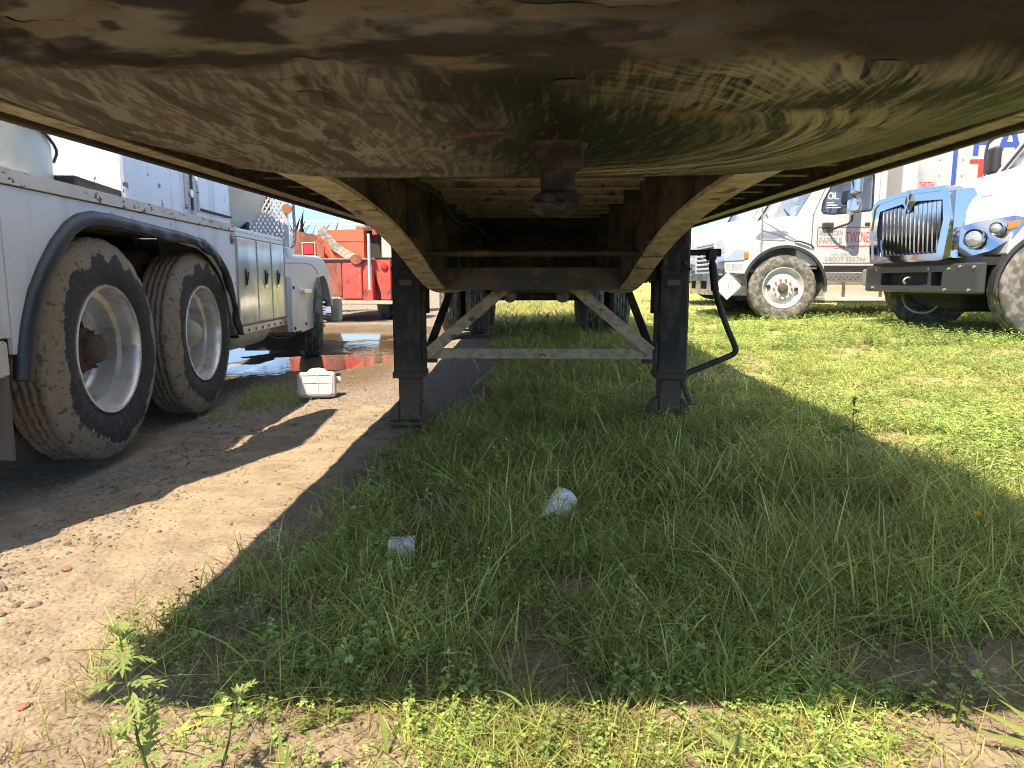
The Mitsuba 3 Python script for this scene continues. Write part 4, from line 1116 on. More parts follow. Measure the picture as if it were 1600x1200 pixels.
    if full:
        hm = unique(f'{tk}__hood_mirror')
        part(hm, 'post', cyl((.58, -.03, .98), (.56, -.05, 1.62), .012, 8), 'm_grey')
        part(hm, 'stay', cyl((.565, -.045, 1.44), (1.08, .02, 1.17), .009, 8), 'm_grey')
        part(hm, 'stay', cyl((.57, -.04, 1.16), (.95, .04, 1.17), .009, 8), 'm_grey')
        part(hm, 'foot', rbox(.55, .62, .05, .15, 1.15, 1.22, .02), 'm_chrome', 40)
        vn = part(tk, 'hood_vent', ext(affinity.rotate(affinity.scale(Point(0, 0).buffer(1), .24, .06), 8), 0, .012, 'xz').apply_translation((.74, .036, 1.24)), 'm_alu', 30)
        hd = affinity.rotate(affinity.scale(Point(0, 0).buffer(1), .22, .05), 8)
        for k in range(5):
            part(vn, 'slat', bar((.56, .034, 1.20 + .018 * k), (.92, .034, 1.225 + .018 * k), .006, .006), 'm_grey')
        part(tk, 'fender_handle', tube([(1.06, -.03, 1.15), (1.12, -.05, 1.15), (1.30, -.05, 1.09), (1.34, -.02, 1.05)], .012, 8, 1), 'm_satin', True)
        part(tk, 'wiper', bar((1.12, .5, 1.56), (1.25, 1.1, 1.72), .012, .012), 'm_black'); part(tk, 'wiper', bar((1.12, 1.4, 1.56), (1.25, 2.0, 1.72), .012, .012), 'm_black')
        # writing
        side_text(tk, 'FL8639', .085, .735, .085, 'm_grey', -.0165, wmax=.235)
        bo = rnd([(1.40, 1.075), (1.40, 1.36), (2.21, 1.36), (2.21, 1.075)], .03)
        part(d, 'sign_outline', ext(bo.difference(bo.buffer(-.014)), .036, .0398, 'xz'), 'm_logored')
        side_text(d, 'AMERICAN', 1.43, 1.235, .072, 'm_grey', .039, True, wmax=.34); side_text(d, 'PAPER &', 1.43, 1.115, .085, 'm_grey', .039, True, wmax=.34)
        side_text(d, 'TWINE', 1.81, 1.14, .145, 'm_logored', .039, False, wmax=.35)
        side_text(d, 'KYU 18611', 1.62, .935, .045, 'm_grey', .039, wmax=.30); side_text(d, 'USDOT 825766', 1.53, .865, .055, 'm_grey', .039, True, wmax=.60)
        arc = tube([(1.66 + .05 * k, .038, 1.045 + .018 * math.sin(k * .5)) for k in range(7)], .004, 6); part(d, 'sign_underline', arc, 'm_blue')
        side_text(tk, 'OL', 1.52, 1.76, .09, 'm_paper', .058, True); 
        for k in range(3):
            part(tk, 'chalk_line', bx(1.52, 1.52 + .10 + .05 * k, .056, .058, 1.70 - .035 * k, 1.712 - .035 * k), 'm_paper')
        pc = np.array([[math.cos(math.pi / 2 * k), math.sin(math.pi / 2 * k)] for k in range(4)]) * .20
        pm = ext(Polygon(pc), -.004, .004, 'xz'); pm.apply_transform(rot([0, 0, 1], -28)); pm.apply_translation((.10, -.06, .50))
        pk = part(tk, 'placard', pm, 'm_paper', 20, 'white diamond placard hung by the bumper')
        po_ = Polygon(pc * .92).difference(Polygon(pc * .86)); pm = ext(po_, -.006, -.0045, 'xz'); pm.apply_transform(rot([0, 0, 1], -28)); pm.apply_translation((.10, -.06, .50)); part(pk, 'border', pm, 'm_grey')
        t_ = meshkit.text_mesh('0', .10, .002, False); t_.vertices = np.stack([t_.vertices[:, 0] - .0, -t_.vertices[:, 2] - .005, t_.vertices[:, 1] - .05], 1); t_.apply_transform(rot([0, 0, 1], -28)); t_.apply_translation((.10, -.06, .50)); part(pk, 'lettering', t_, 'm_grey', False)
    # cargo box
    bk = unique(f'{tk}__cargo_box')
    part(bk, 'body', bx(2.72, 9.2, .0, W, .95, 3.75, .0), 'm_boxwhite')
    part(bk, 'corner_panel', ext(rnd([(2.60, .10), (2.60, W - .1), (2.70, W + .005), (3.02, W + .008), (3.02, -.008), (2.70, -.005)], .04), .93, 3.77, 'xy'), 'm_boxwhite', 30)
    part(bk, 'bottom_rail', bx(2.72, 9.2, -.012, W + .012, .90, .99, .006), 'm_alu')
    part(bk, 'top_rail', bx(2.72, 9.2, -.012, W + .012, 3.70, 3.80, .006), 'm_alu')
    if full:
        for k in range(11):
            for c in (0, 1):
                part(bk, 'rivet', cyl((3.06 + .32 * c, .0 - .008 * (c == 0), 1.2 + .22 * k), (3.06 + .32 * c, -.012, 1.2 + .22 * k), .010, 6), 'm_alu')
        part(bk, 'grey_corner', bx(2.76, 3.02, -.0115, -.008, 1.2, 2.9), 'm_silver')
        side_text(bk, 'HEIGHT', 2.785, 1.90, .085, 'm_logored', -.0118, True, True, wmax=.22); side_text(bk, '13\'6"', 2.80, 1.76, .085, 'm_logored', -.0118, True, True, wmax=.17)
        part(bk, 'blue_stripe', bx(3.24, 3.305, -.004, .0, 1.85, 3.70), 'm_blue')
        side_text(bk, 'PAPER', 3.47, 2.36, .42, 'm_blue', -.002, True, wmax=1.75)
        side_text(bk, 'TWINE', 3.45, 1.93, .36, 'm_logored', -.002, True, wmax=1.9)
    for u0 in (7.0,):
        for v0 in (0.0, W - .57):
            wk = unique(f'{tk}__wheel')
            for q in (0, .30):
                me, uv = lathe(tyre_profile(.50, .29, .27), (u0, v0 + q, .47), (0, 1, 0), 40); part(wk, 'tyre', me, 'm_tyre', True, uv=uv)
    FR.pop()
    return tk


box_truck((2.72, 10.75, .235), 1.0, 'white box truck with a company sign on its door, behind the landing leg crank')
box_truck((3.15, 14.6, .42), 1.06, 'second white box truck mostly hidden behind the one with the door sign', False)

# nearer conventional truck with a big chrome grille
NO = np.array([4.41, 7.28, .245])
FR.append(frame(NO, (1, 0, 0), (0, 1, 0)))
nt = thing('grille_truck', 'white conventional truck with a tall chrome grille and black bumper on the right', 'truck')
W = 2.42
us = [.02, .10, .35, .75, 1.15, 1.46]
tops = [1.40, 1.50, 1.60, 1.72, 1.83, 1.90]; s0s = [.42, .40, .36, .30, .24, .20]
hood = loft(us, [hood_section(s, W - s, .80, t, .16, .04) for s, t in zip(s0s, tops)])
part(nt, 'hood', hood, 'm_white', 35)
for v0 in (0, 1):
    sg = 1 if v0 == 0 else -1
    fp = Polygon([(.22, .82), (.24, 1.0), (.36, 1.15), (.55, 1.24), (.85, 1.27), (1.15, 1.25), (1.36, 1.18), (1.46, 1.05), (1.46, .70)]).difference(Point(.74, .47).buffer(.60, quad_segs=18))
    fp = max(getattr(fp, 'geoms', [fp]), key=lambda g: g.area)
    a, b = (.0, .46) if v0 == 0 else (W - .46, W)
    fm = man(ext(rnd(list(fp.exterior.coords), .02), a, b, 'xz'))
    part(nt, 'fender', unman(fm), 'm_white', 30)
    part(nt, 'fender_crown', tube([(.27, W / 2 - sg * (W / 2 - .05), 1.03), (.36, W / 2 - sg * (W / 2 - .05), 1.13), (.56, W / 2 - sg * (W / 2 - .05), 1.215), (.86, W / 2 - sg * (W / 2 - .05), 1.24), (1.15, W / 2 - sg * (W / 2 - .05), 1.22), (1.38, W / 2 - sg * (W / 2 - .05), 1.14)], .05, 14, 1), 'm_white', True)
    part(nt, 'wheel_arch_lip', ext(Point(.74, .47).buffer(.62, quad_segs=20).difference(Point(.74, .47).buffer(.585, quad_segs=20)).intersection(sbox(0, .45, 2, 1.4)), *sorted((W / 2 - sg * (W / 2 + .02), W / 2 - sg * (W / 2 - .08))), 'xz'), 'm_satin', 25)
part(nt, 'hood_crease', tube([(.16, .395, 1.42), (.6, .33, 1.50), (1.44, .20, 1.60)], .008, 6), 'm_white', True)
part(nt, 'inner_bay', bx(.06, 1.5, .62, W - .62, .40, .95), 'm_dark')
part(nt, 'bumper_gap', bx(.03, .5, .05, W - .05, .72, .80), 'm_black')
# grille: surround, bars, badge
g = unique(f'{nt}__grille'); tag(g, 'chrome grille with slanting upright bars and a diamond badge')
gv0, gv1, gw0, gw1 = .55, 2.13, .84, 1.46
outer = rnd([(.50, .78), (.42, 1.20), (.48, 1.50), (.60, 1.56), (1.31, 1.60), (2.06, 1.56), (2.18, 1.50), (2.24, 1.20), (2.16, .78)], .05)
inner_ = rnd([(.66, .86), (.58, 1.20), (.62, 1.42), (1.16, 1.46), (1.31, 1.34), (1.46, 1.46), (2.02, 1.42), (2.06, 1.20), (1.98, .86)], .02)
sur = ext(outer.difference(inner_), -.10, .06, 'yz')
part(g, 'surround', sur, 'm_chrome', 25)
part(g, 'surround_rim', ext(outer.difference(outer.buffer(-.05)), -.115, -.09, 'yz'), 'm_chrome', 25)
part(g, 'side_return', ext(rnd([(-.08, .80), (-.08, 1.50), (.10, 1.52), (.16, 1.40), (.12, .95), (.04, .80)], .03), .415, .50, 'xz'), 'm_chrome', 30)
part(g, 'backing', bx(.02, .05, .56, 2.10, .82, 1.5), 'm_dark')
for k in range(14):
    v = .70 + .093 * k
    top = 1.44 - .12 * max(0, 1 - abs(v - 1.31) / .16) - .02 * abs(v - 1.31)
    if abs(v - 1.31) < .03:
        top = 1.33
    m = bx(-.075, -.02, v - .033, v + .033, .865, top, .018)
    m.apply_transform(rot([0, 1, 0], -3, (-.05, v, .86)))
    part(g, 'bar', m, 'm_chrome')
bd = part(g, 'badge', ext(rnd([(1.31, 1.36), (1.245, 1.47), (1.31, 1.60), (1.375, 1.47)], .01), -.135, -.095, 'yz'), 'm_chrome')
part(bd, 'badge_inlay', ext(Polygon([(1.31, 1.41), (1.275, 1.475), (1.31, 1.54), (1.345, 1.475)]), -.1365, -.134, 'yz'), 'm_rustred')
# headlights
for sg in (0, 1):
    mir = (lambda v: v) if sg == 0 else (lambda v: W - v)
    hk = unique(f'{nt}__headlight')
    hp = np.array([(-.04, .50, .84), (.02, .34, .80), (.14, .12, .86), (.26, -.012, .98), (.40, -.012, 1.17), (.30, .03, 1.20), (.08, .30, 1.16), (-.03, .46, 1.10),
                   (.10, .50, .84), (.2, .34, .84), (.3, .2, .9), (.36, .1, 1.05), (.40, .08, 1.17), (.3, .2, 1.18), (.2, .4, 1.12)])
    hp[:, 1] = [mir(v) for v in hp[:, 1]]
    hm = trimesh.convex.convex_hull(hp)
    part(hk, 'bezel', hm, 'm_chrome', 25)
    def lamp(u, v, w, r, nm, mt, n=(-.75, -.6, .1)):
        n = np.array(n, float) * [1, 1 if sg == 0 else -1, 1]; n /= np.linalg.norm(n)
        c = np.array([u, mir(v), w]); me, _ = lathe([(0, .03), (r * .5, .025), (r * .85, .01), (r, -.01), (r * 1.02, -.08)], c, n, 24)
        part(hk, nm, me, mt, 40)
        ri, _ = lathe([(r, -.02), (r * 1.02, .012), (r * 1.12, .014), (r * 1.16, -.02)], c, n, 24); part(hk, nm + '_ring', ri, 'm_chrome', 40)
    lamp(.03, .235, .985, .088, 'main_lamp', 'm_lens')
    lamp(.135, .06, 1.075, .055, 'upper_lamp', 'm_lens', (-.55, -.8, .1))
    am = trimesh.convex.convex_hull(np.array([(.22, mir(.0), 1.06), (.30, mir(-.02), 1.09), (.33, mir(-.02), 1.15), (.21, mir(.0), 1.14), (.25, mir(.08), 1.10), (.33, mir(.05), 1.15)]))
    part(hk, 'turn_lamp', am, 'm_amber', 25)
# bumper with openings
bk = cut(bx(-.04, .06, 0, W, .43, .745, .02), bx(-.2, .08, .90, 1.02 + .02, .52, .66), bx(-.2, .08, .62, .83, .51, .66), bx(-.2, .08, 1.0, 1.98, .51, .66))
part(nt, 'bumper', bk, 'm_satin', 20, 'black scuffed bumper with two openings')
part(nt, 'bumper_opening_back', bx(.065, .08, .55, 2.1, .48, .7), 'm_dark')
for v, w in ((.06, .70), (.30, .71), (.50, .69), (.88, .70), (.12, .47), (.55, .47), (2.1, .7), (2.2, .48)):
    part(nt, 'bumper_bolt', cyl((-.04, v, w), (-.052, v, w), .016, 8), 'm_alu')
part(nt, 'far_step', bx(.0, .3, W + .01, W + .2, .5, .72, .02), 'm_alu')
part(nt, 'tow_hook', tube([(-.02, 1.25, .60), (-.10, 1.25, .60), (-.13, 1.25, .56), (-.10, 1.25, .53)], .014, 8, 1), 'm_alu', True)
for v0, s in ((0, 1), (W, -1)):
    steer_wheel(nt, (.74, v0 + s * .01, .51), (-.10 * 1, s, 0), .54, .292, .29)
part(nt, 'front_axle', cyl((.8, .3, .42), (.8, W - .3, .42), .07, 12), 'm_dark')
part(nt, 'oil_pan', rbox(.3, 1.0, .8, 1.6, .22, .5, .08), 'm_dark', 40)
part(nt, 'air_hose', tube([(.2, 1.9, .45), (.18, 1.8, .25), (.22, 1.55, .17), (.3, 1.35, .2), (.35, 1.2, .4)], .014, 8, 2), 'm_grey', True)
part(nt, 'spring', bx(.1, 1.5, .55, .65, .40, .46), 'm_dark'); part(nt, 'spring', bx(.1, 1.5, W - .65, W - .55, .40, .46), 'm_dark')
prof = [(1.46, .78), (1.42, 1.86), (1.98, 2.62), (2.10, 2.70), (3.0, 2.72), (3.0, .78)]
win = [(1.86, 1.95), (1.90, 2.08), (2.16, 2.42), (2.75, 2.44), (2.76, 1.90), (2.0, 1.88)]
cab(nt, prof, 0, .10, W - .10, win, ((1.42, 1.86), (1.98, 2.62)))
for v0, s in ((.10, -1), (W - .10, 1)):
    mk = unique(f'{nt}__door_mirror')
    part(mk, 'bracket', tube([(1.60, v0, 1.55 + .33), (1.52, v0 + s * .28, 1.90), (1.50, v0 + s * .30, 2.0), (1.50, v0 + s * .30, 2.32), (1.54, v0 + s * .26, 2.42), (1.85, v0, 2.46)], .018, 10, 1), 'm_satin', True)
    part(mk, 'housing', rbox(1.54, 1.64, v0 + s * .26 - .10, v0 + s * .26 + .10, 1.95, 2.3, .04), 'm_satin', 40)
part(nt, 'body', bx(3.1, 8.5, .0, W, .95, 3.3, .02), 'm_boxwhite')
part(nt, 'frame_rail', bx(.2, 8.4, .8, .9, .55, .85), 'm_dark'); part(nt, 'frame_rail', bx(.2, 8.4, W - .9, W - .8, .55, .85), 'm_dark')
wk = unique(f'{nt}__rear_wheel'); me, uv = lathe(tyre_profile(.5, .29, .27), (6.8, .0, .48), (0, 1, 0), 40); part(wk, 'tyre', me, 'm_tyre', True, uv=uv)
wk = unique(f'{nt}__rear_wheel'); me, uv = lathe(tyre_profile(.5, .29, .27), (6.8, W, .48), (0, -1, 0), 40); part(wk, 'tyre', me, 'm_tyre', True, uv=uv)
part(nt, 'door', ext(rnd([(1.62, 1.0), (1.62, 1.88), (2.85, 1.88), (2.85, .80), (1.8, .80)], .04), .088, .099, 'xz'), 'm_white', 20)
FR.pop()
# ------------------------------------------------------------------ litter on the ground
def smoothm(mesh, it=8):
    m = mesh.copy(); trimesh.smoothing.filter_taubin(m, iterations=it); return m


jz = float(gz(-1.6, 5.08))
FR.append(trimesh.transformations.translation_matrix((-1.60, 5.10, jz + .085)) @ rot([0, 0, 1], 14) @ rot([1, 0, 0], -12))
jc = thing('jerrycan', 'square white plastic jug lying on the dirt beyond the left wheels', 'jug')
bodyj = rbox(-.135, .135, -.10, .10, -.095, .095, .035)
part(jc, 'body', bodyj, 'm_jug', 40)
for z0 in (-.068, .012, .068):
    part(jc, 'rib', rbox(-.105, .105, -.1065, -.09, z0 - .0035, z0 + .0035, .003), 'm_jug', 40)
for u0 in (-.105, .01, .105):
    part(jc, 'rib', rbox(u0 - .0035, u0 + .0035, -.106, -.09, -.068, .068, .003), 'm_jug', 40)
part(jc, 'handle', tube([(-.06, .0, .09), (-.04, .0, .115), (.04, .0, .115), (.07, .0, .09)], .014, 10, 1), 'm_jug', True)
part(jc, 'spout', cyl((.135, .03, .04), (.165, .03, .04), .025, 16), 'm_jug'); part(jc, 'grey_label', bx(-.06, .09, -.1085, -.1078, -.082, -.068), 'm_grey')
FR.pop()


def cup(r0, r1, h, th=.0016, n=40):
    prof = [(.001, 0), (r0 * .9, 0), (r0, .004), (r1, h), (r1 + .003, h + .001), (r1 + .003, h + .005), (r1 - th, h + .004), (r0 - th, .006), (.001, .003)]
    pr = []
    for a, b in zip(prof[:-1], prof[1:]):
        for q in np.linspace(0, 1, 9 if abs(a[1] - b[1]) > .02 else 2)[:-1]:
            pr.append((a[0] + (b[0] - a[0]) * q, a[1] + (b[1] - a[1]) * q))
    pr.append(prof[-1])
    return lathe(pr, (0, 0, 0), (0, 0, 1), n)[0]


c1 = cup(.062, .078, .15)
v = c1.vertices
v = v + (np.stack([meshkit.fbm(v * 24 + 9 * q_, 4, 4 + q_) for q_ in range(3)], 1) - .5) * .055 * np.array([1, 1, .5]) * np.clip(v[:, 2:3] / .04, 0.15, 1)
v[:, 0] *= 1.0 - .45 * np.clip(v[:, 2] / .15, 0, 1)
v[:, 2] += .03 * np.sin(np.arctan2(v[:, 1], v[:, 0]) * 3 + 1) * np.clip(v[:, 2] / .12, 0, 1)
c1.vertices = v
zc = float(gz(.075, 2.40))
FR.append(trimesh.transformations.translation_matrix((.11, 2.42, zc + .075)) @ rot([0, 0, 1], 232) @ rot([0, 1, 0], 116) @ rot([0, 0, 1], 40) @ np.diag([.78, .78, .9, 1.0]))
tb = thing('crushed_tub', 'crumpled white plastic tub lying in the shaded grass', 'plastic tub')
part(tb, 'body', c1, 'm_paper', 40)
for k in range(7):
    t = -.9 + k * .16; h0 = .085
    p = np.array([.068 * math.cos(t), .068 * math.sin(t), h0 + .012 * (k % 2)])
    part(tb, 'print_stroke', bar(p, p + np.array([-.014 * math.sin(t), .012 * math.cos(t), .010 * (1 if k % 3 else -1)]), .0022, .004, (math.cos(t), math.sin(t), 0), 0), 'm_grey')
FR.pop()
c2 = cup(.03, .038, .075)
v = c2.vertices; c2.vertices = v + (meshkit.fbm(v * 30, 3, 8)[:, None] - .5) * .02 * np.array([1, 1, .3])
zc = float(gz(-.42, 2.12))
FR.append(trimesh.transformations.translation_matrix((-.445, 2.05, zc + .034)) @ rot([0, 0, 1], 8) @ rot([0, 1, 0], 92))
pc_ = thing('paper_cup', 'small torn white paper cup lying in thin grass left of the tub', 'paper cup'); part(pc_, 'body', c2, 'm_cup', 40); part(pc_, 'seam', bx(-.0395, -.037, -.004, .004, .005, .07), 'm_hose'); FR.pop()


# ------------------------------------------------------------------ stones
def stones(P, S, cols, seed):
    r = np.random.default_rng(seed)
    ic = trimesh.creation.icosphere(1, 1.0); iv, if_ = ic.vertices, ic.faces
    n = len(P); th = r.uniform(0, 6.283, n)
    sc = S[:, None] * np.stack([r.uniform(.7, 1.3, n), r.uniform(.6, 1.1, n), r.uniform(.35, .75, n)], 1)
    jit = r.uniform(.72, 1.18, (n, len(iv), 1))
    vv = iv[None] * jit * sc[:, None]
    c, s = np.cos(th)[:, None], np.sin(th)[:, None]
    x = vv[..., 0] * c - vv[..., 1] * s; y = vv[..., 0] * s + vv[..., 1] * c
    vv = np.stack([x, y, vv[..., 2]], -1) + P[:, None]
    ff = if_[None] + (np.arange(n) * len(iv))[:, None, None]
    return trimesh.Trimesh(vv.reshape(-1, 3), ff.reshape(-1, 3), process=False), np.repeat(cols, len(iv), 0)


def ground_pts(x, y, up=0.0):
    return np.stack([x, y, gz(x, y) + up], -1)


gx, gy = [], []
n0 = 52000
x = rng.uniform(-4.2, 2.0, n0); y = 0.95 + 6.5 * rng.random(n0) ** 1.7
p2 = np.stack([x, y, 0 * x], -1)
patch = np.clip((meshkit.fbm(p2 * 1.6, 4, 41) - .40) * 4, 0, 1)
d_ = .09 + .5 * np.exp(-((x + 1.6) / .35) ** 2) * (y > 2.2) * (y < 5.5) + .9 * patch * np.clip((y - 2.6) / 2, .0, 1) * (x < edge_x(y) + .3) + .35 * np.exp(-((x + .55) / .25) ** 2) * (y > 3.6) + .25 * np.exp(-((x - .85) / .35) ** 2 - ((y - 1.4) / .2) ** 2) + .9 * np.exp(-((x + 1.75 + .09 * (y - 3.5)) / .16) ** 2) * (y < 4.5)
keep = (rng.random(n0) < d_) & (pud(x, y) > 1.2)
x, y = x[keep], y[keep]
S_ = np.exp(rng.normal(-5.65, .45, len(x))) * np.where((np.abs(x + 1.75 + .09 * (y - 3.5)) < .25) & (y < 4.2), 1.6, 1.0)
tone = rng.random((len(x), 1)); col = (np.array([.135, .115, .09]) * (1 - tone) + np.array([.26, .225, .18]) * tone) * rng.uniform(.8, 1.1, (len(x), 1))
m, c = stones(ground_pts(x, y, 0) + np.stack([0 * x, 0 * x, S_ * .15], -1), S_, col, 3)
part(None, 'gravel', m, 'm_stone', False, 'loose pebbles and crushed stone over the dirt track', color=c, kind='stuff')
for px, py_, sz, lab in ((-1.45, 2.05, .016, 'small reddish brown stone alone on the sunlit dirt'), (-1.06, 1.33, .014, 'reddish stone at the left edge of the picture low on the dirt'), (-1.32, 2.35, .010, 'flat brown chip on the sunlit dirt beyond the reddish stone')):
    m, c = stones(np.array([[px, py_, float(gz(px, py_)) + sz * .3]]), np.array([sz]), np.array([[.25, .14, .10]]), int(sz * 1e4))
    part(None, 'stone', m, 'm_stone', False, lab, 'stone', color=c)

# ------------------------------------------------------------------ grass and ground cover
P3 = lambda x, y: np.stack([x, y, 0 * x], -1)


def cover(x, y):
    """how much grows, 0..1"""
    e = edge_x(y) + .28 * (meshkit.fbm(P3(x, y) * 2.3, 3, 51) - .5) * 2
    d = np.clip((x - e) / .35, 0, 1)
    n = meshkit.fbm(P3(x, y) * 2.6 + 3, 4, 52)
    d = d * np.clip((n - .30) * 5, .12, 1)
    d *= 1 - .95 * np.exp(-(((x - .90) / .38) ** 2 + ((y - 1.46) / .19) ** 2) ** 2)
    d *= 1 - .85 * np.exp(-(((x - .13) / .16) ** 2 + ((y - 1.86) / .10) ** 2) ** 2)
    d *= 1 - .8 * np.exp(-(((x - .30) / .14) ** 2 + ((y - 1.30) / .06) ** 2) ** 2)
    d *= np.where(x < -.15, .9, 1.0)
    front = np.clip((1.34 - y) / .06, 0, 1)
    d *= 1 - front * np.clip(.2 + .8 * np.clip((x - .45) * 3, 0, 1), 0, .95)
    return d


def tall(x, y):
    h = .05 + .05 * np.exp(-((x - .95) / .75) ** 2 - ((y - 2.3) / .85) ** 2) + .02 * np.exp(-((x - .35) / .5) ** 2 - ((y - 3.0) / .8) ** 2)
    h = h + .045 * np.clip((y - 4.4) / 1.5, 0, 1) * (x < 1.1)
    h = np.where(x > 1.75 - .35 * np.clip((y - 4) / 4, 0, 1), np.minimum(h, .030), h)
    h = np.where(y < 1.36, np.minimum(h, .04), h)
    return h * (.55 + .9 * meshkit.fbm(P3(x, y) * 3.1, 3, 53))


def blades(P, H, Wd, lean, curl, cola, colb, r, seg=3):
    n = len(P); az = r.uniform(0, 6.283, n); tw = az + np.pi / 2 + r.uniform(-.9, .9, n)
    D = np.stack([np.cos(az), np.sin(az), 0 * az], 1); Sd = np.stack([np.cos(tw), np.sin(tw), r.uniform(-.3, .3, n)], 1)
    t = np.linspace(0, 1, seg + 1)
    off = (lean[:, None] * t + curl[:, None] * t ** 2) * H[:, None]
    zz = H[:, None] * (t - .42 * np.clip(curl, 0, 1.4)[:, None] * t ** 2.2)
    Cn = P[:, None] + D[:, None] * off[..., None]; Cn[..., 2] += zz
    wdt = Wd[:, None] * (np.array([.75, 1.0, .8, .5, .3])[:seg])[None] * .5
    L = Cn[:, :seg] - Sd[:, None] * wdt[..., None]; Rr = Cn[:, :seg] + Sd[:, None] * wdt[..., None]
    V = np.concatenate([np.stack([L, Rr], 2).reshape(n, 2 * seg, 3), Cn[:, seg:]], 1)
    f = []
    for k in range(seg - 1):
        a = 2 * k; f += [[a, a + 1, a + 3], [a, a + 3, a + 2]]
    f.append([2 * seg - 2, 2 * seg - 1, 2 * seg])
    F = np.array(f)[None] + (np.arange(n) * (2 * seg + 1))[:, None, None]
    tv = np.r_[np.repeat(t[:seg], 2), 1.0]
    C = cola[:, None] * (1 - tv[None, :, None]) + colb[:, None] * tv[None, :, None]
    return V.reshape(-1, 3), F.reshape(-1, 3), C.reshape(-1, 3)


def join(parts):
    V, F, C, o = [], [], [], 0
    for v, f, c in parts:
        V.append(v); F.append(f + o); C.append(c); o += len(v)
    return trimesh.Trimesh(np.vstack(V), np.vstack(F), process=False), np.vstack(C)


def scatter(n, x0, x1, y0, y1, r, pw=1.0):
    x = r.uniform(x0, x1, n); y = y0 + (y1 - y0) * r.random(n) ** pw
    k = r.random(n) < cover(x, y)
    k &= pud(x, y) > 1.3
    return x[k], y[k]


def gcol(x, y, r, n, dryness=1.0):
    """blade colour: lush under the trailer, yellower on the open lawn and the trodden front strip"""
    lush = np.clip((1.9 - x) / .5, 0, 1) * np.clip((y - 1.30) / .15, 0, 1) * np.clip((9 - y) / 3, 0, 1)
    a = np.array([.425, .47, .15]); b = np.array([.43, .475, .155])
    c = a * (1 - lush[:, None]) + b * lush[:, None]
    c = c * r.uniform(.45, 1.5, (n, 1)) * (1 + r.normal(0, .07, (n, 3))) * (.55 + .9 * meshkit.fbm(P3(x, y) * 3.7 + 9, 4, 61))[:, None]
    dry = r.random(n) < np.where(lush > .5, .10, .14) * dryness
    c[dry] = np.array([.36, .30, .16]) * r.uniform(.7, 1.1, (dry.sum(), 1))
    return c


r_ = np.random.default_rng(11)
gp = []
for (n, x0, x1, y0, y1, pw, wmul, hmul, dens) in ((98000, -1.1, 2.3, 1.0, 2.4, 1.0, 1.0, 1.0, 1), (86000, -1.1, 3.2, 2.4, 4.6, 1.15, 1.25, 1.05, 1), (90000, -.9, 6.5, 4.6, 9.0, 1.2, 1.8, 1.05, 1), (60000, -1.5, 14, 9.0, 18, 1.3, 3.6, 1.15, 1), (24000, -3, 40, 18, 60, 1.7, 9, 1.6, 1), (36000, 2.2, 9.0, -.5, 7.0, 1.0, 2.2, 1.0, 1)):
    x, y = scatter(n, x0, x1, y0, y1, r_, pw); k = len(x)
    H = tall(x, y) * np.exp(r_.normal(0, .42, k)) * hmul
    H = np.where(y < 1.36, np.minimum(H, .075), np.minimum(H, .26))
    ca = gcol(x, y, r_, k); cb = ca * r_.uniform(.9, 1.35, (k, 1))
    Wd = r_.uniform(.0016, .0036, k) * wmul * (1 + 3 * H)
    gp.append(blades(ground_pts(x, y, -.004), H, Wd, r_.uniform(0, 1.3, k), np.abs(r_.normal(.35, .55, k)), ca, cb, r_, 4 if y1 < 3 else 3))
# clumps of longer arching blades
def clump(cx, cy, n, h, rad, r, wide=.0045, col=(.29, .35, .115), spread=.7):
    a = r.uniform(0, 6.283, n); q = rad * np.sqrt(r.random(n))
    x, y = cx + q * np.cos(a), cy + q * np.sin(a)
    H = h * r.uniform(.45, 1.1, n)
    c = np.array(col) * r.uniform(.75, 1.25, (n, 1)) * (1 + r.normal(0, .06, (n, 3)))
    return blades(ground_pts(x, y, -.005), H, r.uniform(.6, 1.2, n) * wide, r.uniform(.05, spread, n), np.abs(r.normal(.3, .35, n)), c * 1.05, c * 1.2, r, 5)


gp.append(clump(.07, 2.19, 26, .13, .05, r_, .006)); gp.append(clump(.20, 2.25, 26, .14, .05, r_, .006))
for k in range(210):
    x, y = r_.uniform(-.3, 1.9), 1.45 + 3.0 * r_.random() ** 1.2
    if r_.random() < cover(np.array([x]), np.array([y]))[0] * (.25 + .75 * np.exp(-((x - .95) / .7) ** 2 - ((y - 2.4) / .9) ** 2)):
        gp.append(clump(x, y, r_.integers(14, 34), r_.uniform(.07, .17) * (1.35 if x > .6 and y < 2.9 else 1), .035, r_, .0058))
for k in range(110):
    x, y = r_.uniform(-.4, 1.2), r_.uniform(4.4, 8.5)
    gp.append(clump(x, y, 20, r_.uniform(.09, .19), .06, r_, .006, (.31, .37, .12)))
m, c = join(gp)
n_grass = len(m.faces)
part(None, 'grass', m, 'm_grass', False, 'grass growing under the trailer and over the yard on the right', color=c, kind='stuff')

# leafy ground cover from a few sprig templates
def leaf(L, W, fold=.15, bend=.3, n=3):
    """leaf along +x in the xy plane, (2n+2) vertices"""
    t = np.linspace(0, 1, n + 2); w = W * .5 * np.sin(np.pi * np.clip(t * .92 + .05, 0, 1)) ** .8
    z = -bend * L * t ** 2
    ctr = np.stack([L * t, 0 * t, z], 1); l = ctr + np.stack([0 * t, w, fold * w], 1); rr = ctr + np.stack([0 * t, -w, fold * w], 1)
    V = np.concatenate([ctr, l[1:-1], rr[1:-1]]); f = []
    N = n + 2
    for s, o in ((1, N), (-1, N + n)):
        for k in range(n + 1):
            a, b = k, k + 1
            la = o + k - 1 if k > 0 else None; lb = o + k if k < n else None
            if la is None: f.append([a, b, lb])
            elif lb is None: f.append([a, b, la])
            else: f += [[a, b, lb], [a, lb, la]]
    return V, np.array(f)


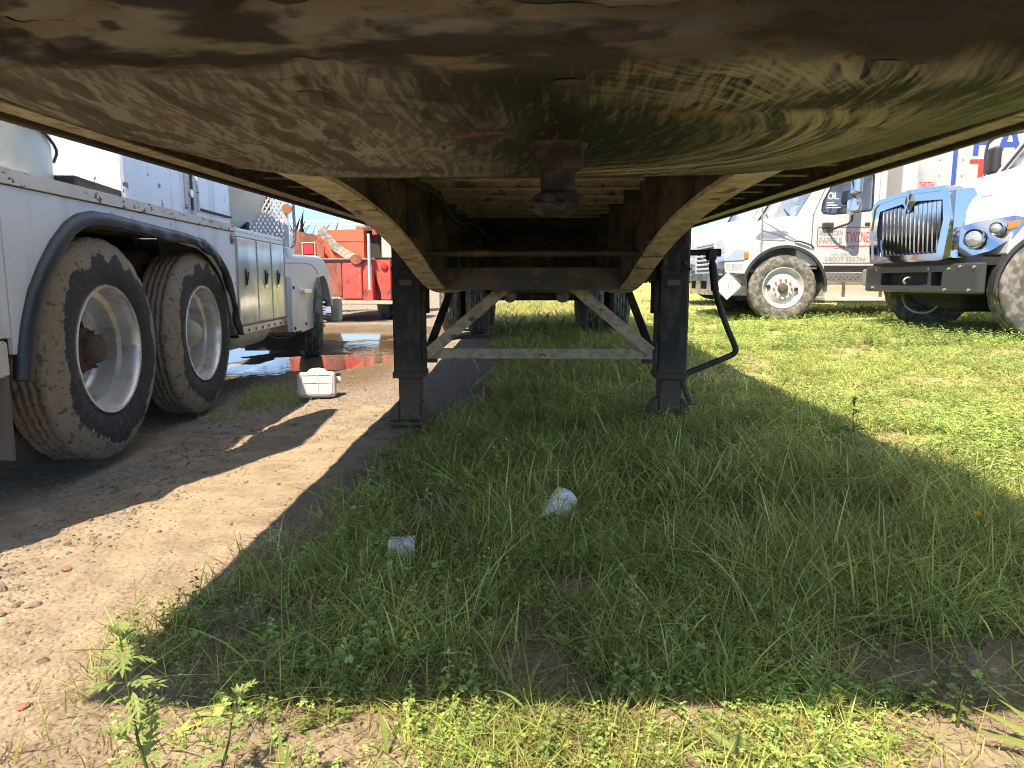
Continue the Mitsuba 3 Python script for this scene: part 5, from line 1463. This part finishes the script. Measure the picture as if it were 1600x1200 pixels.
def place(V, az, el, at):
    c, s = math.cos(el), math.sin(el); R1 = np.array([[c, 0, -s], [0, 1, 0], [s, 0, c]])
    c, s = math.cos(az), math.sin(az); R2 = np.array([[c, -s, 0], [s, c, 0], [0, 0, 1]])
    return V @ (R2 @ R1).T + at


def stalk(p0, p1, w=.0009):
    p0, p1 = np.array(p0), np.array(p1); d = p1 - p0; s = np.cross(d, [0.3, .2, 1.0]); s = s / np.linalg.norm(s) * w
    return np.array([p0 - s, p0 + s, p1]), np.array([[0, 1, 2]])


def palmate(R, lobes, r):
    """round lobed leaf of radius R"""
    n = lobes * 2; n = lobes * 3; a = np.linspace(.3, 2 * np.pi - .3, n + 1); rr = R * np.array([.72, .98, 1.0])[np.arange(n + 1) % 3]
    V = np.vstack([[0, 0, 0], np.stack([rr * np.cos(a), rr * np.sin(a), .18 * rr * rr / R + r.normal(0, .06 * R, n + 1)], 1)])
    return V, np.array([[0, k, k + 1] for k in range(1, n + 1)])


def sprig(kind, r):
    ps = []
    if kind == 'clover':
        for _ in range(4):
            a, h = r.uniform(0, 6.28), r.uniform(.02, .055); q = np.array([math.cos(a), math.sin(a), 0]) * r.uniform(.008, .03); top = q + [0, 0, h]
            ps.append(stalk((0, 0, 0), top))
            for k in range(3):
                V, f = leaf(.012, .010, .25, .2, 1); ps.append((place(V, a + k * 2.09, r.uniform(-.1, .3), top), f))
    elif kind == 'geranium':
        for _ in range(9):
            a, h = r.uniform(0, 6.28), r.uniform(.015, .075); q = np.array([math.cos(a), math.sin(a), 0]) * r.uniform(.015, .055); top = q + [0, 0, h]
            ps.append(stalk((0, 0, 0), top, .0011))
            V, f = palmate(r.uniform(.006, .0125), 5, r); ps.append((place(V, a, r.uniform(-.5, .3), top), f))
    elif kind == 'henbit':
        H = r.uniform(.06, .14); ln = np.array([r.normal(0, .25), r.normal(0, .25), 1]) * H
        ps.append(stalk((0, 0, 0), ln, .0014))
        for k in range(7):
            t = (k + 1) / 7; at = ln * t
            for s in (0, np.pi):
                V, f = leaf(.024 * (1.15 - .55 * t), .013 * (1.15 - .5 * t), .15, .3, 2); ps.append((place(V, k * 1.57 + s + r.normal(0, .3), r.uniform(-.2, .5), at), f))
    elif kind == 'rosette':
        for k in range(8):
            L = r.uniform(.03, .075); V, f = leaf(L, L * .28, .2, .35, 3); ps.append((place(V, k * .785 + r.normal(0, .2), r.uniform(.15, .9), np.zeros(3)), f))
    V = []; F = []; o = 0
    for v, f in ps:
        V.append(v); F.append(f + o); o += len(v)
    return np.vstack(V), np.vstack(F)


def strew(kinds, x, y, size, col, r, per=5):
    out = []
    lib = [sprig(k, r) for k in kinds for _ in range(per)]
    pick = r.integers(0, len(lib), len(x))
    for q, (V, F) in enumerate(lib):
        s = pick == q; n = s.sum()
        if not n: continue
        th = r.uniform(0, 6.283, n); cs, sn = np.cos(th)[:, None], np.sin(th)[:, None]
        vv = V[None] * size[s][:, None, None]
        vv = np.stack([vv[..., 0] * cs - vv[..., 1] * sn, vv[..., 0] * sn + vv[..., 1] * cs, vv[..., 2]], -1) + ground_pts(x[s], y[s], -.002)[:, None]
        cc = np.repeat(col[s][:, None], len(V), 1) * r.uniform(.85, 1.15, (n, len(V), 1))
        out.append((vv.reshape(-1, 3), (F[None] + (np.arange(n) * len(V))[:, None, None]).reshape(-1, 3), cc.reshape(-1, 3)))
    return out


lp = []
for (n, x0, x1, y0, y1, pw, sz, kinds) in ((4600, -1.0, 2.2, 1.30, 2.6, 1.0, .75, ('geranium', 'henbit', 'clover', 'henbit', 'rosette')), (3600, -.9, 2.6, 2.6, 4.6, 1.1, .9, ('henbit', 'geranium', 'rosette')),
                                           (3400, -1.0, 1.6, 0.95, 1.36, 1.0, .55, ('clover', 'geranium', 'henbit', 'rosette')), (18000, 1.5, 5.5, 2.6, 7.0, 1.1, .8, ('clover', 'clover', 'clover', 'rosette')), (16000, .8, 9.5, 7.0, 12.5, 1.2, 1.4, ('clover', 'clover', 'henbit'))):
    x, y = scatter(n, x0, x1, y0, y1, r_, pw); k = len(x)
    c = gcol(x, y, r_, k, 0.0) * np.array([.80, .98, 1.0])
    lp += strew(kinds, x, y, r_.uniform(.55, 1.3, k) * sz, c, r_, 4)
m, c = join(lp)
part(None, 'ground_cover', m, 'm_leaf', False, 'small clover, cranesbill and henbit leaves among the grass', color=c, kind='stuff')

# dry straw lying about
n = 20000
x = r_.uniform(-1.1, 2.4, n); y = 1.0 + 3.2 * r_.random(n) ** 1.5
k = r_.random(n) < np.where(y < 1.36, .8, .5) * (x > edge_x(y) - .1) + .7 * np.exp(-((x - .86) / .4) ** 2 - ((y - 1.4) / .2) ** 2)
x, y = x[k], y[k]; n = len(x); L = r_.uniform(.01, .08, n); a = r_.uniform(0, 6.283, n); w = r_.uniform(.0006, .0014, n)
p0 = ground_pts(x, y, .003); d = np.stack([np.cos(a), np.sin(a), r_.uniform(-.05, .3, n)], 1) * L[:, None]; s = np.stack([-np.sin(a), np.cos(a), 0 * a], 1) * w[:, None]
V = np.stack([p0 - s, p0 + s, p0 + d], 1).reshape(-1, 3); c = np.repeat(np.array([.42, .34, .20]) * r_.uniform(.5, 1.2, (n, 1)), 3, 0)
part(None, 'dry_straw', trimesh.Trimesh(V, np.arange(3 * n).reshape(-1, 3), process=False), 'm_grass', False, 'dry straw bits on the soil', color=c, kind='stuff')

# ------------------------------------------------------------------ single plants
def meshof(ps, col, r, jit=.12):
    V = []; F = []; C = []; o = 0
    for v, f in ps:
        V.append(v); F.append(f + o); o += len(v); C.append(np.repeat(np.array(col)[None] * r.uniform(1 - jit, 1 + jit), len(v), 0))
    return trimesh.Trimesh(np.vstack(V), np.vstack(F), process=False), np.vstack(C)


def weed(x, y, H, lean, label, col, seed, nb=11, leafL=.055, branches=0):
    """upright weed with lobed narrow leaves"""
    r = np.random.default_rng(seed); z = float(gz(x, y)); k = thing('weed', label, 'weed')
    t = np.linspace(0, 1, 8); pts = np.stack([x + lean[0] * t ** 1.5, y + lean[1] * t ** 1.5, z + H * t], 1) + r.normal(0, .003, (8, 3)) * t[:, None]
    st = tube(pts, np.linspace(.0035, .0012, 8), 7); part(k, 'stem', st, 'm_leaf', True, color=np.repeat([[.12, .13, .05]], len(st.vertices), 0))
    ps = []
    for q in range(nb):
        tt = .15 + .85 * (q + 1) / nb; at = np.array([np.interp(tt, t, pts[:, a]) for a in range(3)])
        az = q * 2.4 + r.normal(0, .5); L = leafL * (1.25 - .7 * tt) * r.uniform(.55, 1.25); el = r.uniform(-.1, 1.1); at = at + r.normal(0, .004, 3)
        V, f = leaf(L, L * .2, .25, .4, 3); ps.append((place(V, az, el, at), f))
        ctr = lambda s_: place(np.array([[L * s_, 0, -.4 * L * s_ ** 2]]), az, el, at)[0]
        for s_ in (.3, .5, .7):
            for sg in (-1, 1):
                V, f = leaf(L * .42 * (1.1 - .5 * s_), L * .11, .2, .3, 2); ps.append((place(V, az + sg * .85, el * .7, ctr(s_)), f))
    for q in range(6):
        V, f = leaf(leafL * .35, leafL * .12, .3, .1, 2); ps.append((place(V, q * 1.05, 1.0, pts[-1]), f))
    m, c = meshof(ps, col, r); part(k, 'leaves', m, 'm_leaf', False, color=c, kind='stuff')


YG, DG = (.27, .34, .13), (.13, .19, .06)
weed(-.565, .94, .36, (-.05, .02), 'tall feathery weed in sun at the lower left corner of the shadow', YG, 3, 34, .075)
weed(-.50, .97, .25, (.05, .02), 'short leafy weed right beside the tall feathery one', YG, 4, 22, .055)
weed(1.50, 3.35, .21, (.01, .02), 'dark feathery weed standing at the right edge of the trailer shadow', DG, 5, 14, .07)
weed(.80, 1.265, .085, (.01, .0), 'small weed on the bare shaded soil at lower right', (.13, .17, .05), 6, 8, .035)
weed(.57, 1.265, .075, (-.005, .0), 'little pale topped weed between the bare soil and the grass', (.18, .21, .06), 7, 8, .035)
weed(-.40, 1.30, .06, (.0, .0), 'small bright weed at the front edge of the shadow left of centre', YG, 8, 8, .035)


def tuft(x, y, n, h, label, group=None, col=(.30, .35, .11), rad=.03, wide=.0042, seed=0, spread=.6):
    r = np.random.default_rng(seed + 100); v, f, c = clump(x, y, n, h, rad, r, wide, col, spread)
    k = unique('grass_tuft'); part(None, k, trimesh.Trimesh(v, f, process=False), 'm_grass', False, color=c); used.discard(k)
    scene_key = list(scene)[-1]; used.add(scene_key); tag(scene_key, label, 'grass tuft', group)


tuft(-.83, 1.92, 26, .14, 'spiky grass tuft leaning over the sunlit dirt halfway up the left shadow edge', seed=1, spread=.95)
tuft(-.78, 2.12, 22, .17, 'tall sparse tuft with long stalks on the left shadow edge beyond the spiky one', seed=2)
tuft(-.80, 2.75, 20, .13, 'grass tuft on the left shadow edge below the landing leg', seed=3)
tuft(-.76, 3.25, 22, .14, 'grass tuft nearest the left landing leg on the track side', seed=4)
tuft(-.97, 1.17, 12, .12, 'thin yellow tuft left of the tall feathery weed', seed=5, col=(.36, .35, .12))
tuft(-.78, 4.05, 12, .08, 'tiny tuft beside the left landing foot', seed=6)
tuft(-.42, 4.35, 30, .11, 'bright tuft right of the left landing foot', seed=7, col=(.3, .37, .1))
tuft(.40, 1.36, 70, .13, 'fine upright tuft catching light at the bottom of the shadow right of centre', seed=8, rad=.05, col=(.3, .37, .1))
tuft(-.02, 1.35, 30, .14, 'arching tuft at the bottom of the shadow in the middle', seed=9, rad=.04, wide=.005)
for k_, (x, y, h, nb) in enumerate(((-1.93, 4.75, .13, 40), (-2.02, 5.0, .15, 50), (-1.86, 5.2, .11, 40), (-2.05, 4.45, .10, 30), (-2.1, 5.4, .12, 40), (-1.92, 5.6, .1, 30), (-1.72, 5.0, .08, 30))):
    tuft(x, y, nb * 3, h, ('low grass tuft in front of the second muddy wheel', 'tallest grass tuft at the foot of the second muddy wheel', 'grass tuft on the track side of the second muddy wheel', 'small tuft between the two muddy wheels', 'grass tuft half under the truck past the second wheel', 'grass tuft farthest along the left wheel line by the puddle', 'stray tuft in the truck shadow between wheel and jug')[k_], 'grass tufts beside the left truck wheels', (.27, .34, .11), .14, .005, 20 + k_)
for k_, (x, y, h) in enumerate(((-1.80, 5.02, .14), (-1.78, 5.25, .10))):
    tuft(x, y, 22, h, ('taller grass tuft just left of the white plastic jug', 'lower grass tuft behind the left side of the white plastic jug')[k_], 'grass tufts left of the jug', (.34, .37, .11), .07, .005, 40 + k_)


def blade_plant(x, y, pts, w, label, col, seed):
    r = np.random.default_rng(seed); k = thing('tall_grass', label, 'tall grass'); z = float(gz(x, y))
    for q, (dx, dy, h, cv, ww) in enumerate(pts):
        t = np.linspace(0, 1, 9); c = np.stack([x + dx * t ** 1.3, y + dy * t ** 1.3, z + h * (t - cv * t ** 2.5)], 1)
        d = np.array([dx, dy, 0]); s = np.cross(d, [0, 0, 1.0]); s = s / (np.linalg.norm(s) + 1e-9)
        s = np.array([.95, .2, 0]) if abs(dx) < abs(dy) or np.hypot(dx, dy) < .03 else s * .5 + np.array([0, 0, .8])
        wd = ww * .5 * np.minimum(1, (1 - t) * 2.2 + .02)[:, None] * (0.7 + .3 * np.minimum(1, 3 * t))[:, None]
        rings = np.stack([c - s * wd, c + np.array([0, .0015, -.0015]), c + s * wd], 1)
        m = skin(rings, False, False); part(k, 'blade', m, 'm_leaf', True, color=np.repeat(np.array([col]) * r.uniform(.9, 1.1), len(m.vertices), 0))


blade_plant(-.435, 1.115, [(-.015, .02, .11, 0, .009), (.012, .0, .09, 0, .007)], .01, 'upright broad blade in sun at the bottom left of centre', (.27, .34, .10), 1)
blade_plant(-.27, 1.19, [(-.02, .02, .10, .1, .009), (.03, .02, .07, .2, .008)], .01, 'bright upright blades at the front shadow edge left of centre', (.27, .34, .10), 2)
blade_plant(.93, 1.16, [(-.15, .03, .06, .3, .016), (-.10, .05, .11, .15, .015), (-.10, -.03, .03, .4, .013), (-.13, .07, .08, .2, .014)], .01, 'broad sunlit blades reaching in at the lower right edge', (.27, .33, .10), 3)
blade_plant(.0, 1.27, [(-.03, .02, .21, .05, .005), (.09, .03, .13, .5, .006), (-.09, .02, .12, .5, .006)], .01, 'long thin blades rising in the middle of the front shadow edge', (.25, .31, .10), 4)
blade_plant(.62, 1.75, [(-.12, .02, .10, .5, .012), (.10, .03, .13, .4, .012), (-.05, .03, .17, .2, .010), (.17, -.04, .06, .3, .012)], .01, 'wide arching blades in shade above the bare soil', (.2, .28, .09), 5)


def broadleaf(x, y, leaves, label, col, seed):
    r = np.random.default_rng(seed); k = thing('broadleaf_plant', label, 'plant'); z = float(gz(x, y))
    for az, el, L, W in leaves:
        V, f = leaf(L, W, .25, .3, 9); V[:, 2] += .02 * L * np.sin(V[:, 0] / L * 22)
        m = trimesh.Trimesh(place(V, az, el, np.array([x, y, z])), f, process=False)
        part(k, 'leaf', m, 'm_leaf', True, color=np.repeat(np.array([col]) * r.uniform(.85, 1.15), len(V), 0))


broadleaf(.36, 1.17, [(2.4, .75, .075, .032), (3.0, .35, .07, .032), (1.2, .8, .06, .03), (.3, .45, .06, .028), (4.2, .3, .06, .03)], 'broad pale leaves in the sun at the bottom edge right of centre', (.27, .34, .12), 1)
broadleaf(1.38, 2.02, [(1.2, 1.25, .16, .03), (2.6, 1.05, .15, .03), (.2, 1.0, .14, .03), (3.8, .8, .13, .028), (5.0, .9, .13, .028), (1.9, .8, .12, .026)], 'upright plantain leaves under the yellow flower near the right edge', (.22, .30, .09), 2)
broadleaf(1.02, 1.62, [(3.1, .5, .10, .035), (.2, .5, .11, .035), (1.6, .7, .1, .03), (4.6, .3, .08, .03)], 'broad dark leaves behind the bare soil at the right', (.17, .25, .08), 3)
broadleaf(1.20, 1.70, [(2.9, .3, .13, .036), (4.4, .5, .09, .03), (.9, .7, .12, .034)], 'broad leaves lying at the right edge of the shade', (.18, .26, .09), 4)
broadleaf(.52, 2.5, [(1.9, 1.3, .13, .035), (.6, 1.1, .13, .03), (3.5, .9, .12, .03)], 'dock like leaves among the tall shaded grass', (.18, .25, .08), 5)
fx, fy_ = 1.25, 1.98; zf = float(gz(fx, fy_)); fk = thing('dandelion', 'single yellow dandelion flower on a thin stalk near the right edge', 'flower')
stm = tube([(fx + .06, fy_, zf), (fx + .035, fy_, zf + .10), (fx, fy_, zf + .155)], .0016, 6, 1); part(fk, 'stalk', stm, 'm_leaf', True, color=np.repeat([[.14, .18, .05]], len(stm.vertices), 0))
ps = []
for q in range(30):
    V, f = leaf(.016 * (1 if q % 2 else .75), .0055, .1, .1, 1); ps.append((place(V, q * .419, .25 + .5 * (q % 3) / 2, np.array([fx, fy_, zf + .156])), f))
m, c = meshof(ps, (.80, .55, .02), r_); part(fk, 'petals', m, 'm_leaf', False, color=c, kind='stuff')
ps = []
for _ in range(70):
    x, y = r_.uniform(-.1, 1.2), r_.uniform(2.6, 6.5); z = float(gz(x, y)) + float(tall(np.array([x]), np.array([y]))[0]) * .9
    for q in range(5):
        V, f = leaf(.008, .006, .1, .1, 1); ps.append((place(V, q * 1.257, .3, np.array([x, y, z])), f))
m, c = meshof(ps, (.68, .55, .05), r_); part(None, 'tiny_yellow_flowers', m, 'm_leaf', False, 'scattered tiny yellow flowers in the grass', color=c, kind='stuff')
# far tree line
def tree_mass():
    r = np.random.default_rng(77); ms = []
    n = 26000; x = r.uniform(-140, 160, n); top = 3.5 + 3.0 * meshkit.fbm(np.stack([x * .09, 0 * x, 0 * x], 1), 3, 5); z = r.random(n) ** .8 * top; y = 150 + r.normal(0, 4, n)
    s = r.uniform(.3, .8, n); d1 = r.normal(0, 1, (n, 3)); d2 = r.normal(0, 1, (n, 3)); c0 = np.stack([x, y, z], 1)
    V = np.stack([c0, c0 + d1 * s[:, None], c0 + d2 * s[:, None]], 1).reshape(-1, 3)
    return trimesh.Trimesh(V, np.arange(3 * n).reshape(-1, 3), process=False), np.repeat(np.array([.06, .085, .03]) * r.uniform(.6, 1.4, (n, 1)), 3, 0)


m, c = tree_mass(); part(None, 'far_woods', m, 'm_leaf', False, 'distant line of trees across the field', color=c, kind='stuff')
